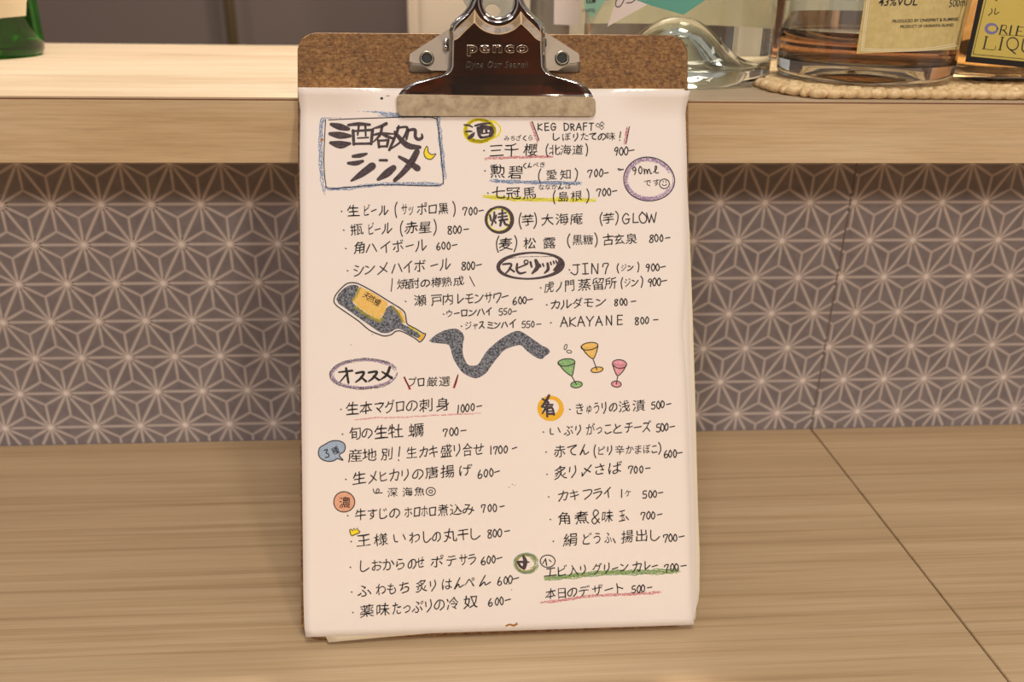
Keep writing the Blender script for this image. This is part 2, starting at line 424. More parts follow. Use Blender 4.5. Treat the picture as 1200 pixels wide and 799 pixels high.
def scribble(ink, path, w, m, n=3, lay=0, th=1.1):
    """crayon line: overlapping wavering strokes along the path"""
    P = smooth_path(path, 2.0)
    for k in range(n):
        o = (k / (max(1, n - 1)) - .5) * (w - th) if n > 1 else 0; ph = random.random() * 9; a, b = random.randint(0, max(0, len(P) // 10)), random.randint(0, max(0, len(P) // 10))
        Q = []
        for i, p in enumerate(P[a:len(P) - b]):
            q0 = P[max(0, a + i - 1)]; q1 = P[min(len(P) - 1, a + i + 1)]; dx, dy = q1[0] - q0[0], q1[1] - q0[1]; l = math.hypot(dx, dy) or 1
            oo = o + math.sin(i * .55 + ph) * w * .10 + random.uniform(-.12, .12) * w
            Q.append((p[0] - dy / l * oo, p[1] + dx / l * oo))
        stroke(ink, Q, th, m, lay, smooth=False)
def zigzag(ink, path, w, m, pitch=1.5, lay=0, th=1.0, slant=.8):
    P = smooth_path(path, pitch); Q = []
    n = len(P)
    for i, p in enumerate(P):
        s = (1 if i % 2 else -1) * w / 2 * random.uniform(.6, 1.1) * min(1, (i + 2) / 6, (n - i + 1) / 6)
        Q.append((p[0] + slant * s + random.uniform(-1, 1), p[1] + s))
    stroke(ink, Q, th, m, lay, smooth=False)

# handwriting alphabet: strokes in a 0..1 box, y downward
ST = {
 '0': [[(.5, 0), (.12, .3), (.1, .7), (.5, 1), (.85, .7), (.85, .25), (.45, 0)]],
 '1': [[(.5, 0), (.45, 1)]],
 '3': [[(.1, .05), (.8, .05), (.4, .42), (.85, .65), (.6, .98), (.05, .95)]],
 '4': [[(.5, 0), (.05, .65), (.9, .6)], [(.65, .3), (.6, 1)]],
 '5': [[(.85, .0), (.25, .05), (.15, .45), (.7, .42), (.85, .75), (.5, 1), (.05, .9)]],
 '6': [[(.6, 0), (.15, .45), (.1, .85), (.5, 1), (.85, .75), (.6, .5), (.15, .65)]],
 '7': [[(.05, .3), (.08, .05), (.9, .05), (.6, .5), (.42, 1)]],
 '8': [[(.85, .12), (.4, 0), (.15, .25), (.75, .65), (.7, .95), (.2, .95), (.15, .65), (.8, .25), (.8, .08)]],
 '9': [[(.8, .3), (.45, .5), (.12, .3), (.45, 0), (.8, .15), (.75, .5), (.55, 1)]],
 '-': [[(.05, .5), (.95, .42)]],
 '(': [[(.75, -.12), (.25, .3), (.25, .75), (.7, 1.15)]],
 ')': [[(.2, -.12), (.75, .25), (.7, .75), (.2, 1.15)]],
 'K': [[(.1, 0), (.12, 1)], [(.9, .02), (.15, .55), (.95, 1)]],
 'E': [[(.12, 0), (.12, 1)], [(.12, .02), (.9, 0)], [(.12, .5), (.8, .47)], [(.12, .98), (.95, .96)]],
 'G': [[(.85, .15), (.45, 0), (.08, .45), (.35, .98), (.85, .85), (.87, .55)], [(.5, .55), (1, .53)]],
 'D': [[(.1, 0), (.12, 1)], [(.1, .02), (.75, .15), (.95, .55), (.6, .95), (.12, 1)]],
 'R': [[(.1, 0), (.12, 1)], [(.1, .03), (.8, .1), (.75, .4), (.12, .52)], [(.35, .5), (.95, 1)]],
 'A': [[(.5, 0), (.05, 1)], [(.5, 0), (.95, 1)], [(.2, .62), (.82, .6)]],
 'F': [[(.12, 0), (.12, 1)], [(.12, .02), (.9, 0)], [(.12, .5), (.8, .47)]],
 'T': [[(0, .03), (1, .0)], [(.5, 0), (.5, 1)]],
 'L': [[(.12, 0), (.12, .95), (.13, .97), (.95, .93)]],
 'O': [[(.5, 0), (.08, .4), (.3, .95), (.8, .9), (.95, .4), (.45, 0)]],
 'W': [[(0, 0), (.25, 1)], [(.25, 1), (.5, .2)], [(.5, .2), (.75, 1)], [(.75, 1), (1, 0)]],
 'J': [[(.1, .02), (.95, 0)], [(.6, 0), (.62, .75), (.3, 1), (-.2, .75)]],
 'I': [[(.15, .03), (.9, 0)], [(.52, 0), (.5, 1)], [(.05, .98), (.95, .95)]],
 'N': [[(.1, 1), (.12, 0)], [(.12, 0), (.85, 1)], [(.85, 1), (.88, 0)]],
 'Y': [[(0, 0), (.5, .5)], [(1, 0), (.5, .5), (.45, 1)]],
 'm': [[(0, .35), (.08, 1), (.1, .6), (.32, .4), (.42, 1), (.5, .6), (.72, .4), (.85, 1), (1.05, .9)]],
 'l': [[(.0, .85), (.6, .5), (.75, .1), (.5, 0), (.35, .5), (.5, 1), (1.1, .95)]],
 'v': [[(0, 0), (.5, 1), (1, 0)]],
 '&': [[(.95, .95), (.2, .3), (.45, 0), (.75, .2), (.1, .7), (.4, 1), (.95, .6)]],
 '/': [[(.75, 0), (.2, 1)]], '\\': [[(.1, 0), (.9, 1)]],
 '!': [[(.6, 0), (.5, .7)], [(.45, .95), (.5, 1)]],
 '、': [[(.1, .6), (.4, .95)]],
 'ー': [[(.05, .55), (.95, .45)]],
 'ノ': [[(.7, .1), (.55, .6), (.15, .95)]],
 'り': [[(.2, .1), (.2, .5)], [(.65, .0), (.7, .5), (.35, 1)]],
 'リ': [[(.2, .1), (.2, .55)], [(.72, .0), (.74, .5), (.4, 1)]],
 'し': [[(.2, 0), (.2, .8), (.5, 1), (.95, .7)]],
 'ハ': [[(.35, .2), (.05, .9)], [(.6, .15), (.95, .85)]],
 'イ': [[(.85, .0), (.1, .55)], [(.55, .3), (.55, 1)]],
 'ン': [[(.1, .2), (.4, .35)], [(.05, .9), (.5, .75), (.95, .3)]],
 'シ': [[(.15, .1), (.45, .22)], [(.05, .4), (.35, .52)], [(.05, .98), (.55, .8), (.95, .3)]],
 'メ': [[(.85, .0), (.55, .6), (.05, 1)], [(.25, .3), (.9, .8)]],
 'ロ': [[(.1, .15), (.15, .9)], [(.1, .15), (.9, .12), (.9, .13), (.82, .88)], [(.15, .88), (.82, .86)]],
 'ル': [[(.28, .1), (.25, .6), (.02, .95)], [(.6, .05), (.6, .9), (.62, .92), (1, .55)]],
 'カ': [[(.08, .3), (.92, .25), (.88, .6), (.75, .95), (.6, .85)], [(.5, 0), (.42, .5), (.1, .95)]],
 'ラ': [[(.2, .08), (.8, .05)], [(.08, .38), (.9, .34), (.8, .65), (.35, 1)]],
 'フ': [[(.08, .15), (.9, .12), (.8, .55), (.3, .98)]],
 'レ': [[(.25, .05), (.25, .92), (.27, .93), (.95, .5)]],
 'エ': [[(.15, .15), (.85, .1)], [(.5, .13), (.5, .85)], [(.02, .9), (1, .84)]],
 'ス': [[(.15, .12), (.8, .1), (.5, .55), (.05, .95)], [(.5, .5), (.95, .95)]],
 'ミ': [[(.2, .1), (.8, .22)], [(.2, .42), (.75, .55)], [(.12, .75), (.9, .92)]],
 'ワ': [[(.1, .15), (.1, .5)], [(.1, .15), (.92, .12), (.85, .55), (.4, .98)]],
 'い': [[(.1, .15), (.15, .7), (.35, .75)], [(.75, .2), (.9, .65)]],
 'ん': [[(.55, 0), (.1, .95), (.45, .55), (.6, .9), (.95, .7)]],
 'く': [[(.7, 0), (.2, .5), (.75, 1)]],
 'て': [[(.05, .15), (.9, .05), (.45, .45), (.5, .85), (.85, .95)]],
 'の': [[(.5, .25), (.4, .75), (.15, .85), (.05, .55), (.4, .15), (.85, .25), (.92, .65), (.6, .95)]],
 'と': [[(.3, .05), (.4, .45)], [(.85, .25), (.2, .6), (.2, .88), (.9, .92)]],
 'こ': [[(.2, .15), (.8, .12)], [(.12, .75), (.3, .95), (.9, .88)]],
}
WD = {'1': .3, '-': .7, '(': .3, ')': .3, 'W': 1.0, 'm': .95, 'l': .6, 'I': .6, '!': .3, 'O': .75, 'N': .75, 'D': .75, 'G': .8, 'K': .75, 'A': .8, 'J': .8, '&': .6, 'v': .5, '0': .52, 'Y': .75, '/': .4, '\\': .4}
# all other characters: outlines of the built-in font, made uneven
GL = {}
def glyph_load(chars):
    obs = []
    for ch in sorted(chars):
        cu = bpy.data.curves.new('g', 'FONT'); cu.body = ch; cu.resolution_u = 3; cu.offset = 0
        o = bpy.data.objects.new('g', cu); C.objects.link(o); obs.append((ch, o))
    dg = bpy.context.evaluated_depsgraph_get(); dg.update()
    for ch, o in obs:
        me = o.evaluated_get(dg).to_mesh()
        GL[ch] = ([(v.co.x, v.co.y) for v in me.vertices], [tuple(p.vertices) for p in me.polygons])
        o.evaluated_get(dg).to_mesh_clear()
    for ch, o in obs:
        cu = o.data; bpy.data.objects.remove(o); bpy.data.curves.remove(cu)
def put(ink, ch, cx, cy, h, slope=0, m=None, lw=1.25, lay=2, wob=1.0, wx=.96, bold=.045, rot=0, nar=1.0):
    """one character centred on (cx, cy), em height h (px)"""
    m = m or M_ink
    if ch == '・':
        stroke(ink, [(cx, cy), (cx + .6, cy + .3)], 1.5, m, lay); return
    if ch in ST:
        lat = ch in '0123456789-()KEGDRAFTLOWJINYml&/\\!v'
        ww = h * WD.get(ch, .62) if lat else h * .86 * nar
        hh = h if lat else h * .82
        if ch == 'ー': ww = h * .75 * nar
        dx, dy = random.uniform(-.3, .3), random.uniform(-.4, .4); sk = random.uniform(-.05, .05); sc_ = random.uniform(.94, 1.06)
        for s in ST[ch]:
            pts = []
            for (x, y) in s:
                X = (x - .5) * ww * sc_ + random.uniform(-.03, .03) * h; Y = (y - .5) * hh * sc_ + random.uniform(-.03, .03) * h
                X2 = X - sk * Y; Y2 = Y - (.06 + slope) * X if not lat else Y - slope * X
                cr, sr = math.cos(rot), math.sin(rot)
                pts.append((cx + dx + X2 * cr - Y2 * sr, cy + dy + X2 * sr + Y2 * cr))
            stroke(ink, pts, lw, m, lay, step=1.0)
        return
    V, F = GL[ch]
    if not V: return
    x0 = min(v[0] for v in V); x1 = max(v[0] for v in V); mx = (x0 + x1) / 2
    cyy = GC
    a, b, ph = random.uniform(-.05, .05) * wob, random.uniform(.02, .09) * wob, random.random() * 6
    sc_ = random.uniform(.95, 1.05)
    P = []
    for (x, y) in V:
        X = (x - mx) / EM; Y = (y - cyy) / EM
        X2 = X + a * Y + .022 * wob * math.sin(6 * Y + ph) + .012 * wob * math.sin(15 * Y + 2 * ph)
        Y2 = Y + b * X + .022 * wob * math.sin(7 * X + ph * 2) + .012 * wob * math.sin(16 * X + ph)
        X2 *= h * wx * sc_ * nar; Y2 *= -h * sc_ * .98
        Y2 -= slope * X2
        cr, sr = math.cos(rot), math.sin(rot)
        P.append((cx + X2 * cr - Y2 * sr, cy + X2 * sr + Y2 * cr))
    ink.add(P, F, m, lay)
    if bold:
        for q in range(3):
            an = q * 2 * PI / 3; ink.add([(p[0] + math.cos(an) * bold, p[1] + math.sin(an) * bold) for p in P], F, m, lay)
def run(ink, text, xs, y0, y1, h, **k):
    xa, xb = xs[0], xs[-1]; sl = (y0 - y1) / max(1, xb - xa)
    for i, ch in enumerate(text):
        x = xs[i]; y = y0 + (y1 - y0) * ((x - xa) / max(1, xb - xa))
        hh = h
        if ch in '()': hh = h * .95
        elif ch in 'ッャュっゅ': hh = h
        g = min([abs(xs[q] - x) for q in (i - 1, i + 1) if 0 <= q < len(xs) and text[q] not in '・()'] or [99])
        put(ink, ch, x, y, hh, sl, nar=min(1.12, max(.55, g / (h * .93))), **k)
# every line: list of (text, xs, y0, y1, h)
LN = [
 [('・生ビール(サッポロ黒)', [400, 414, 430, 438.5, 449.6, 464.5, 474, 481.5, 494.5, 507, 519.5, 532.5], 247.5, 244, 15), ('700-', [545.3, 551.7, 557.7, 563.7], 247.7, 247.2, 8.8)],
 [('・瓶ビール(赤星)', [402.5, 418, 435, 442.5, 453.5, 470.5, 482, 498, 510], 269.5, 266, 15), ('800-', [527, 533.4, 538.8, 546.3], 269.4, 268.8, 8.8)],
 [('・角ハイボール', [405, 421, 435.5, 452, 466.5, 480.5, 493.5], 291, 287.5, 16), ('600-', [514, 520, 525.6, 533], 288.5, 287.5, 8.8)],
 [('・シンメハイボール', [407, 421, 434, 448.5, 465, 478.5, 492, 509, 521.5], 317, 310, 16), ('800-', [543.8, 549.3, 554.5, 561.5], 311.8, 311, 9)],
 [('焼酎の樽熟成', [472, 485, 498, 511, 523.5, 537.5], 333, 329.5, 12.5)],
 [('・瀬戸内レモンサワー', [475, 492.5, 511.5, 525, 539, 550, 561, 572.5, 582.5, 592], 353, 348, 14.5), ('600-', [603.7, 609.8, 615, 620.7], 352.8, 351.5, 8.8)],
 [('・ウーロンハイ', [519.5, 526.5, 535.3, 544, 554, 563.8, 572.7], 368, 365, 10.5), ('550-', [587.3, 592.2, 597.3, 603], 365.4, 364.8, 7.5)],
 [('・ジャスミンハイ', [540.5, 548.8, 557, 564.4, 574.8, 583, 591.2, 600.5], 382, 379.5, 11), ('550-', [614, 619.3, 624.6, 631.4], 380.3, 379.7, 7.8)],
 [('KEGDRAFT', [633, 641, 648.2, 663.7, 671.2, 678.7, 686, 693], 148.8, 148.3, 8.2), ('しぼりたての味!', [651, 664, 675, 685, 695, 705.7, 716, 726.7], 160.5, 159.5, 10)],
 [('みちざくら', [594, 601, 608, 615, 621.7], 162, 161.5, 7)],
 [('・三千櫻', [567, 581.5, 599.5, 621.7], 176.3, 176, 16.5), ('(北海道)', [641.5, 650, 663, 677, 687.5], 176, 175.5, 12.5), ('900-', [722.4, 728.2, 733.7, 740], 177.5, 176, 9.5)],
 [('・勲碧', [568, 583, 604], 200, 202, 16.5), ('(愛知)', [632.5, 646.5, 662.5, 675.5], 205.5, 204.3, 13), ('700-', [691.7, 698.7, 704.5, 710.5], 203.3, 202.5, 8.8)],
 [('くんぺき', [615, 620.7, 627.7, 635.7], 194, 193, 7.2)],
 [('・七冠馬', [571.5, 584.5, 601.5, 620], 226, 226.5, 15.5), ('(島根)', [649.5, 660.3, 675.6, 689], 231, 229, 13), ('700-', [701.7, 708, 714, 720], 225.5, 224.3, 8.8)],
 [('ななかんば', [634.6, 642, 649.8, 657.3, 666], 219.4, 218.4, 7.2)],
 [('(芋)大海庵', [610, 618.5, 627.5, 641.5, 658.7, 675.5], 258.5, 256.5, 14.5), ('(芋)', [705, 713, 723], 256.5, 255.5, 13), ('GLOW', [733.6, 744.8, 753, 763.7], 256, 255, 12)],
 [('(麦)松露', [583.3, 592.7, 604.5, 620.7, 644], 286.5, 284.5, 15), ('(黒糖)', [667, 676.8, 689, 698.5], 281.5, 280.8, 13), ('古玄泉', [712.7, 725.6, 740], 281, 280, 13.5), ('800-', [763.6, 769.2, 775, 782.7], 279.5, 278.8, 8.5)],
 [('・JIN7', [667, 675.3, 686, 697.4, 710], 316, 314.6, 12), ('(ジン)', [724, 731, 738.5, 748], 314, 313, 9.5), ('900-', [759.4, 765.5, 770.8, 776.7], 313.7, 312.6, 8.8)],
 [('・虎ノ門蒸留所', [633.3, 643.5, 655.5, 667.7, 685, 701, 715.5], 337, 332, 15), ('(ジン)', [728.8, 735.5, 743.8, 752.3], 331.5, 330, 11), ('900-', [761.7, 767.3, 772.4, 778.7], 330.8, 329.8, 9.3)],
 [('・カルダモン', [640.5, 651, 663.3, 677, 689.6, 704.3], 357, 354, 13), ('800-', [722.3, 728.2, 733.3, 742], 354.2, 353.6, 8.3)],
 [('・AKAYANE', [645.3, 661, 670.8, 681, 691, 701.8, 714, 726.5], 378, 375, 11), ('800-', [746.2, 752.6, 758.4, 768.5], 376, 375.3, 8.3)],
 [('プロ厳選', [483.5, 493.5, 506.5, 521], 447.8, 447, 12.5)],
 [('・生本マグロの刺身', [399.3, 413, 429, 444.4, 456.8, 469, 482.8, 499, 518.7], 479.5, 474, 16.5), ('1000-', [536.8, 542.4, 548, 553.7, 562], 479, 476.5, 9)],
 [('・旬の生牡蠣', [401, 416, 430.4, 446.7, 463.7, 487.5], 508.5, 504.5, 17), ('700-', [522, 529.3, 535.3, 543], 507, 505, 9)],
 [('産地別!生カキ盛り合せ', [416, 433, 453.2, 467.8, 482.5, 496, 508, 523, 536, 547.7, 560.8], 534, 526.5, 16), ('1700-', [575.5, 580.7, 586.8, 593, 603], 528, 525, 9)],
 [('・生メヒカリの唐揚げ', [405, 421, 437, 449.2, 462, 475.3, 489.5, 506, 524.5, 545.7], 561.5, 551, 15.5), ('600-', [562.6, 569.4, 575.6, 582.3], 555.5, 552.8, 9.2)],
 [('深海魚', [460, 477.5, 491.5], 577, 576, 12)],
 [('・牛すじのホロホロ煮込み', [407.2, 422.5, 436.3, 449.3, 462.7, 478.3, 488.7, 497.5, 507, 519.3, 534.2, 549], 604, 596.5, 15), ('700-', [566.7, 574, 579.8, 588.5], 596, 594, 9)],
 [('・王様いわしの丸干し', [411.3, 426.3, 446.3, 468.5, 485.6, 500, 511.5, 527.7, 542.7, 556.6], 634.5, 625.5, 16), ('800-', [574, 580, 585.8, 594], 625.5, 623, 9.5)],
 [('・しおからのせポテサラ', [410.3, 426.3, 441.5, 455.3, 469, 482.7, 492.7, 512, 529, 542.8, 553], 664.5, 655.5, 15.5), ('600-', [566.6, 572.8, 578.4, 585.4], 657, 654, 9.2)],
 [('・ふわもち炙りはんぺん', [411.8, 426.3, 446.3, 459, 473.8, 494, 507.6, 524, 537.7, 550.4, 567.7], 693.5, 681, 15.5), ('600-', [585.8, 592.6, 598.3, 604.3], 681, 678, 9.5)],
 [('・薬味たっぷりの冷奴', [413.3, 430, 448.8, 465, 476.6, 489.2, 502.6, 515.3, 530.3, 551.6], 717.5, 705.5, 16), ('600-', [575.2, 582.2, 587.8, 595], 705.5, 703, 9)],
 [('・きゅうりの浅漬', [667.5, 679.3, 690.4, 699, 708.3, 718.3, 731.5, 748.5], 479.5, 475.5, 14.5), ('500-', [766, 771.5, 776.6, 784], 475, 473.5, 8.5)],
 [('・いぶりがっことチーズ', [636.5, 650.5, 666, 677.8, 692, 702, 712.3, 723.5, 737, 747.3, 757.8], 506, 500, 14.5), ('500-', [771.5, 776.6, 781.4, 788], 501.3, 500, 8.8)],
 [('・赤てん', [639.6, 656, 670, 684.3], 529.5, 527.5, 15.5), ('(ピリ辛かまぼこ)', [697.5, 705, 714.7, 726.2, 738, 748, 758, 766.5, 773], 528.5, 525.5, 12), ('600-', [780.6, 785.8, 791, 797], 532, 530.5, 8.5)],
 [('・炙り〆さば', [640.7, 657, 672, 687.5, 703, 721], 555.5, 548.5, 15.5), ('700-', [739.3, 745.4, 751.4, 759.6], 550.5, 549.2, 8.5)],
 [('・カキフライ', [642.7, 660, 673, 688, 700.5, 712.3], 582, 577.5, 14.5), ('1ケ', [728.6, 736], 578.5, 578, 9), ('500-', [756, 762.2, 767.4, 774.2], 579.5, 577.8, 8.5)],
 [('・角煮&味玉、', [644.7, 661, 681.6, 698.3, 712, 729, 736.5], 608.5, 604, 15.5), ('700-', [754, 760, 765.6, 773.2], 604.5, 603, 8.8)],
 [('・絹どうふ、揚出し', [648.2, 668.3, 688, 699.8, 712.5, 721.5, 735, 752, 767], 634, 627, 15.5), ('700-', [780, 785.8, 791.3, 799], 631, 629, 9)],
 [('エビ入りグリーンカレー', [645, 659, 672, 683.8, 699.8, 711.3, 720.6, 731.8, 746.4, 758, 767], 670, 662.5, 13.5), ('700-', [781.4, 788, 793.2, 801], 665.5, 663.5, 9)],
 [('本日のデザート', [645.3, 658.3, 671, 684.8, 700.2, 713, 726.5], 696, 689, 14), ('500-', [743, 748.6, 753.6, 761.5], 690.3, 688.5, 8.5)],
]
extra = '小種濃焼肴酒蒸です国麦芋屋天然'
chars = set(''.join(t for l in LN for t, *_ in l) + extra) - set(ST) - {'・'}
glyph_load(chars)
gx = [v[1] for v in GL['国'][0]]; gh = max(gx) - min(gx)
EM = gh / .90; GC = (max(gx) + min(gx)) / 2
for L in LN:
    k = Ink()
    for (t, xs, y0, y1, h) in L:
        if '黒糖' in t or t.startswith('('):
            pass
        run(k, t, xs, y0, y1, h, lw=1.35 if h > 8 else 1.15)
    k.build('menu_line')

# ---- title
t = Ink()
def A(pts): return [(350 + p[0] / 4.99, 120 + p[1] / 4.99) + tuple(p[2:]) for p in pts]
fr_path = A([(150, 540), (135, 440), (128, 250), (140, 100), (200, 82), (330, 68), (430, 62), (560, 75), (800, 80), (815, 110), (838, 300), (848, 470), (800, 495)])
scribble(t, fr_path, 4.6, K_blue, 7, 0, .9)
zigzag(t, A([(190, 85), (330, 72), (460, 60), (570, 66)]), 4.2, K_blue, 1.1, 0, .8)
scribble(t, A([(835, 480), (700, 475), (480, 480), (250, 505), (150, 500)]), 4.0, K_blue, 6, 0, .9)
stroke(t, A([(175, 102), (300, 96), (480, 90), (640, 86), (795, 92), (815, 150), (832, 300), (846, 460), (838, 475), (780, 488), (500, 482), (300, 495), (175, 503), (158, 470), (150, 400), (148, 300), (157, 100)]), 1.1, M_ink, 2)
Bq = M_brush
for pts, wd in [
 ([(190, 128, .5), (240, 142, 1), (290, 155, .6)], 30), ([(183, 183, .5), (240, 192, 1), (300, 196, .5)], 32), ([(188, 236, .5), (245, 247, 1.1), (300, 240, .4)], 32),
 ([(290, 132, .7), (350, 126, 1), (416, 130, .7)], 17), ([(318, 165, 1), (322, 245, .9)], 15), ([(318, 168, .8), (432, 160, 1)], 12), ([(432, 160, 1), (424, 242, .9)], 15), ([(322, 242, .8), (424, 240, .9)], 13),
 ([(352, 135, .9), (345, 190, .7)], 12), ([(390, 132, .9), (392, 195, .7)], 12), ([(345, 208, .8), (408, 205, .8)], 9),
 ([(512, 124, 1), (480, 140, .9), (436, 152, .4)], 16), ([(430, 192, .6), (480, 182, 1), (560, 184, .5)], 13), ([(487, 145, .9), (475, 190, .9), (436, 232, .4)], 14), ([(490, 188, .6), (520, 200, 1), (556, 212, .6)], 15),
 ([(466, 222, 1), (470, 262, .9)], 13), ([(466, 224, .8), (524, 220, .9)], 12), ([(524, 220, 1), (516, 258, .9)], 13), ([(470, 258, .9), (518, 256, .9)], 11),
 ([(585, 138, .7), (572, 180, .9), (530, 278, .8)], 15), ([(575, 150, .7), (635, 148, .9), (600, 225, .8), (530, 276, .6)], 13), ([(562, 172, .5), (610, 230, 1), (650, 256, 1.1), (708, 262, .7)], 24),
 ([(640, 160, 1), (630, 215, .7)], 15), ([(642, 163, .9), (680, 160, 1), (682, 200, 1), (700, 216, 1), (722, 205, .9), (720, 185, .5)], 15),
 ([(318, 315, .7), (360, 310, 1), (398, 300, .5)], 20), ([(290, 355, .6), (335, 355, 1), (375, 343, .6)], 22), ([(308, 458, .3), (365, 420, .9), (430, 372, 1.1)], 32),
 ([(474, 338, .7), (515, 338, .8)], 16), ([(465, 450, .45), (515, 415, 1), (555, 382, .8)], 34),
 ([(692, 288, .9), (655, 355, 1), (610, 410, .8), (562, 456, .6)], 30), ([(588, 318, .5), (640, 348, .8), (695, 385, 1.1)], 27)]:
    stroke(t, A(pts), wd * 1.3 / 4.99, Bq, 3)
moon = A([(748, 255), (733, 290), (742, 322), (775, 332), (802, 300), (780, 305), (758, 290), (755, 262)])
ms = smooth_path(moon + [moon[0]]); fill(t, ms, M_yelfill, 3); stroke(t, ms, 1.0, M_ink, 4, smooth=False)
t.build('title_box', 'thick marker title inside a blue-edged frame with yellow moon')

# ---- 酒 badge
def G1(pts): return [(540 + p[0] / 19.97, 130 + p[1] / 19.97) + tuple(p[2:]) for p in pts]
t = Ink()
for k in range(7):
    q = 1 - k * .035
    scribble(t, ell(562.5 + random.uniform(-.8, .8), 153.2, 18.5 * q, 14.2 * q, random.random() * 6, 6.28 + random.random() * 6, 34, 0, .02), 2.2, K_yel, 3, 0, 1.1)
scribble(t, ell(571, 152, 15.5, 11, -1.4, 1.6, 20), 2, K_yel, 3, 0, .9)
for pts, wd in [([(80, 325, .7), (180, 335, .9), (275, 375, .6)], 45), ([(105, 485, .5), (190, 475, 1), (265, 480, .6)], 42), ([(315, 510, .4), (270, 570, 1), (190, 630, .9)], 75),
 ([(335, 345, .8), (480, 310, 1), (690, 285, .6)], 50), ([(400, 400, 1), (430, 560, 1), (480, 620, 1)], 60), ([(400, 410, .9), (560, 380, 1.2), (720, 410, 1)], 70), ([(700, 400, 1), (730, 480, 1.2), (690, 580, .9)], 75), ([(450, 620, .6), (560, 615, 1), (700, 580, .7)], 50),
 ([(500, 370, 1), (480, 500, .9)], 75), ([(590, 390, 1), (600, 500, .8)], 60), ([(480, 530, .8), (680, 510, .8)], 35)]:
    stroke(t, G1(pts), wd * 1.18 / 19.97, Bq, 3)
t.build('sake_badge', 'marker character inside a yellow crayon ring')

# ---- slashes, diamonds and underlines
t = Ink()
scribble(t, [(621.8, 143), (626, 154), (630.5, 167)], 3.4, K_pink, 4, 0, 1.2); stroke(t, [(623.8, 142.5), (631.6, 163.8)], 1.1)
t.build('accent_slash'); t = Ink()
scribble(t, [(735.5, 149), (734, 158), (732.3, 169)], 3.2, K_pink, 4, 0, 1.2); stroke(t, [(737.6, 148.5), (733.8, 168)], 1.1)
t.build('accent_slash'); t = Ink()
for cx, cy in ((700.5, 146.8), (705, 149.5), (705.5, 145)):
    stroke(t, [(cx, cy - 2.4), (cx + 2.6, cy), (cx, cy + 2.3), (cx - 2.5, cy), (cx, cy - 2.4)], .9, smooth=False)
t.build('sparkle_mark')['kind'] = 'stuff'
def uline(path, w, m, n=5, lab=None, m2=None):
    k = Ink(); scribble(k, path, w, m, n, 0, 1.1); zigzag(k, path, w, m, 1.6, 0, .9)
    if m2: zigzag(k, path, w * .8, m2, 2.6, 1, .8)
    k.build('underline', lab)
uline([(568, 186), (600, 184.5), (648, 183.3)], 3.0, K_pink, 4, 'pink crayon underline')
uline([(574, 212), (620, 213.5), (682, 214.8)], 4.2, K_blue, 6, 'blue crayon underline')
uline([(566, 229.5), (600, 233), (650, 234), (698, 234.6)], 4.6, K_lime, 7, 'yellow crayon underline')
k = Ink(); scribble(k, [(412, 492.6), (440, 489.5), (470, 489), (510, 486.5), (566, 484.3)], 1.6, K_pink, 2, 0, .8); k.build('underline')
uline([(638, 677.5), (670, 675), (710, 671), (745, 670.5), (796, 669)], 5.8, K_grn, 7, 'green crayon underline', K_olv)
uline([(633, 706.5), (660, 703), (690, 698.5), (730, 696.5), (775, 694)], 3.2, K_pink, 4)

# ---- 90 ml bubble
t = Ink()
for q in (1.0, .95, .9): scribble(t, ell(760.5, 210, 29 * q, 24.2 * q, 0, 6.28, 40, .1, .015), 2.6, K_pur, 3, 0, .9)
stroke(t, ell(760.5, 210, 29.8, 25.6, -2.6, 3.75, 44, .12, .015), 1.15, M_ink, 2)
stroke(t, [(730.3, 199), (724, 197.5), (726, 199.5), (730.5, 198)], 1.0)
run(t, '90ml', [743.6, 750.3, 759, 768.6], 200, 199, 9)
run(t, 'です', [759, 769.3], 214.5, 213.8, 8.5)
stroke(t, ell(778.6, 215.3, 5.8, 5.6), 1.1); stroke(t, ell(778.6, 214.8, 2.8, 2.6, .3, 2.8, 8), .9); stroke(t, [(777, 211.8), (777.2, 213.6)], .9); stroke(t, [(780.2, 211.6), (780.3, 213.5)], .9)
t.build('speech_bubble', 'round purple-edged bubble with a smiling face')

# ---- 焼 badge
t = Ink()
stroke(t, [(x, y, .7 + .5 * abs(math.sin(a_ * .11 + .3))) for a_, (x, y) in enumerate(ell(585, 257.6, 15.2, 14.5, -2.2, 4.1, 36))], 4.0, Bq, 2)
stroke(t, ell(584.6, 257.3, 12.8, 12.8, 0, 6.28, 30), 1.1, K_lime, 3)
def G2(pts): return [(570 + p[0] / 7.26, 230 + p[1] / 7.26) + tuple(p[2:]) for p in pts]
for pts, wd in [([(30, 160), (40, 205)], 12), ([(68, 135, .8), (65, 180, 1), (45, 245, .7)], 14), ([(85, 160), (78, 190)], 9), ([(62, 190, .6), (80, 225, 1)], 12),
 ([(105, 150), (165, 140)], 11), ([(135, 115), (136, 200)], 12), ([(100, 178), (175, 168)], 11), ([(112, 205), (180, 195)], 12), ([(128, 200, 1), (118, 250, .8)], 16), ([(145, 200, .8), (160, 235, 1), (185, 245, .9)], 15)]:
    stroke(t, G2(pts), wd * 1.4 / 7.26, Bq, 4)
t.build('shochu_badge', 'marker character inside a thick dark ring with yellow inner line')
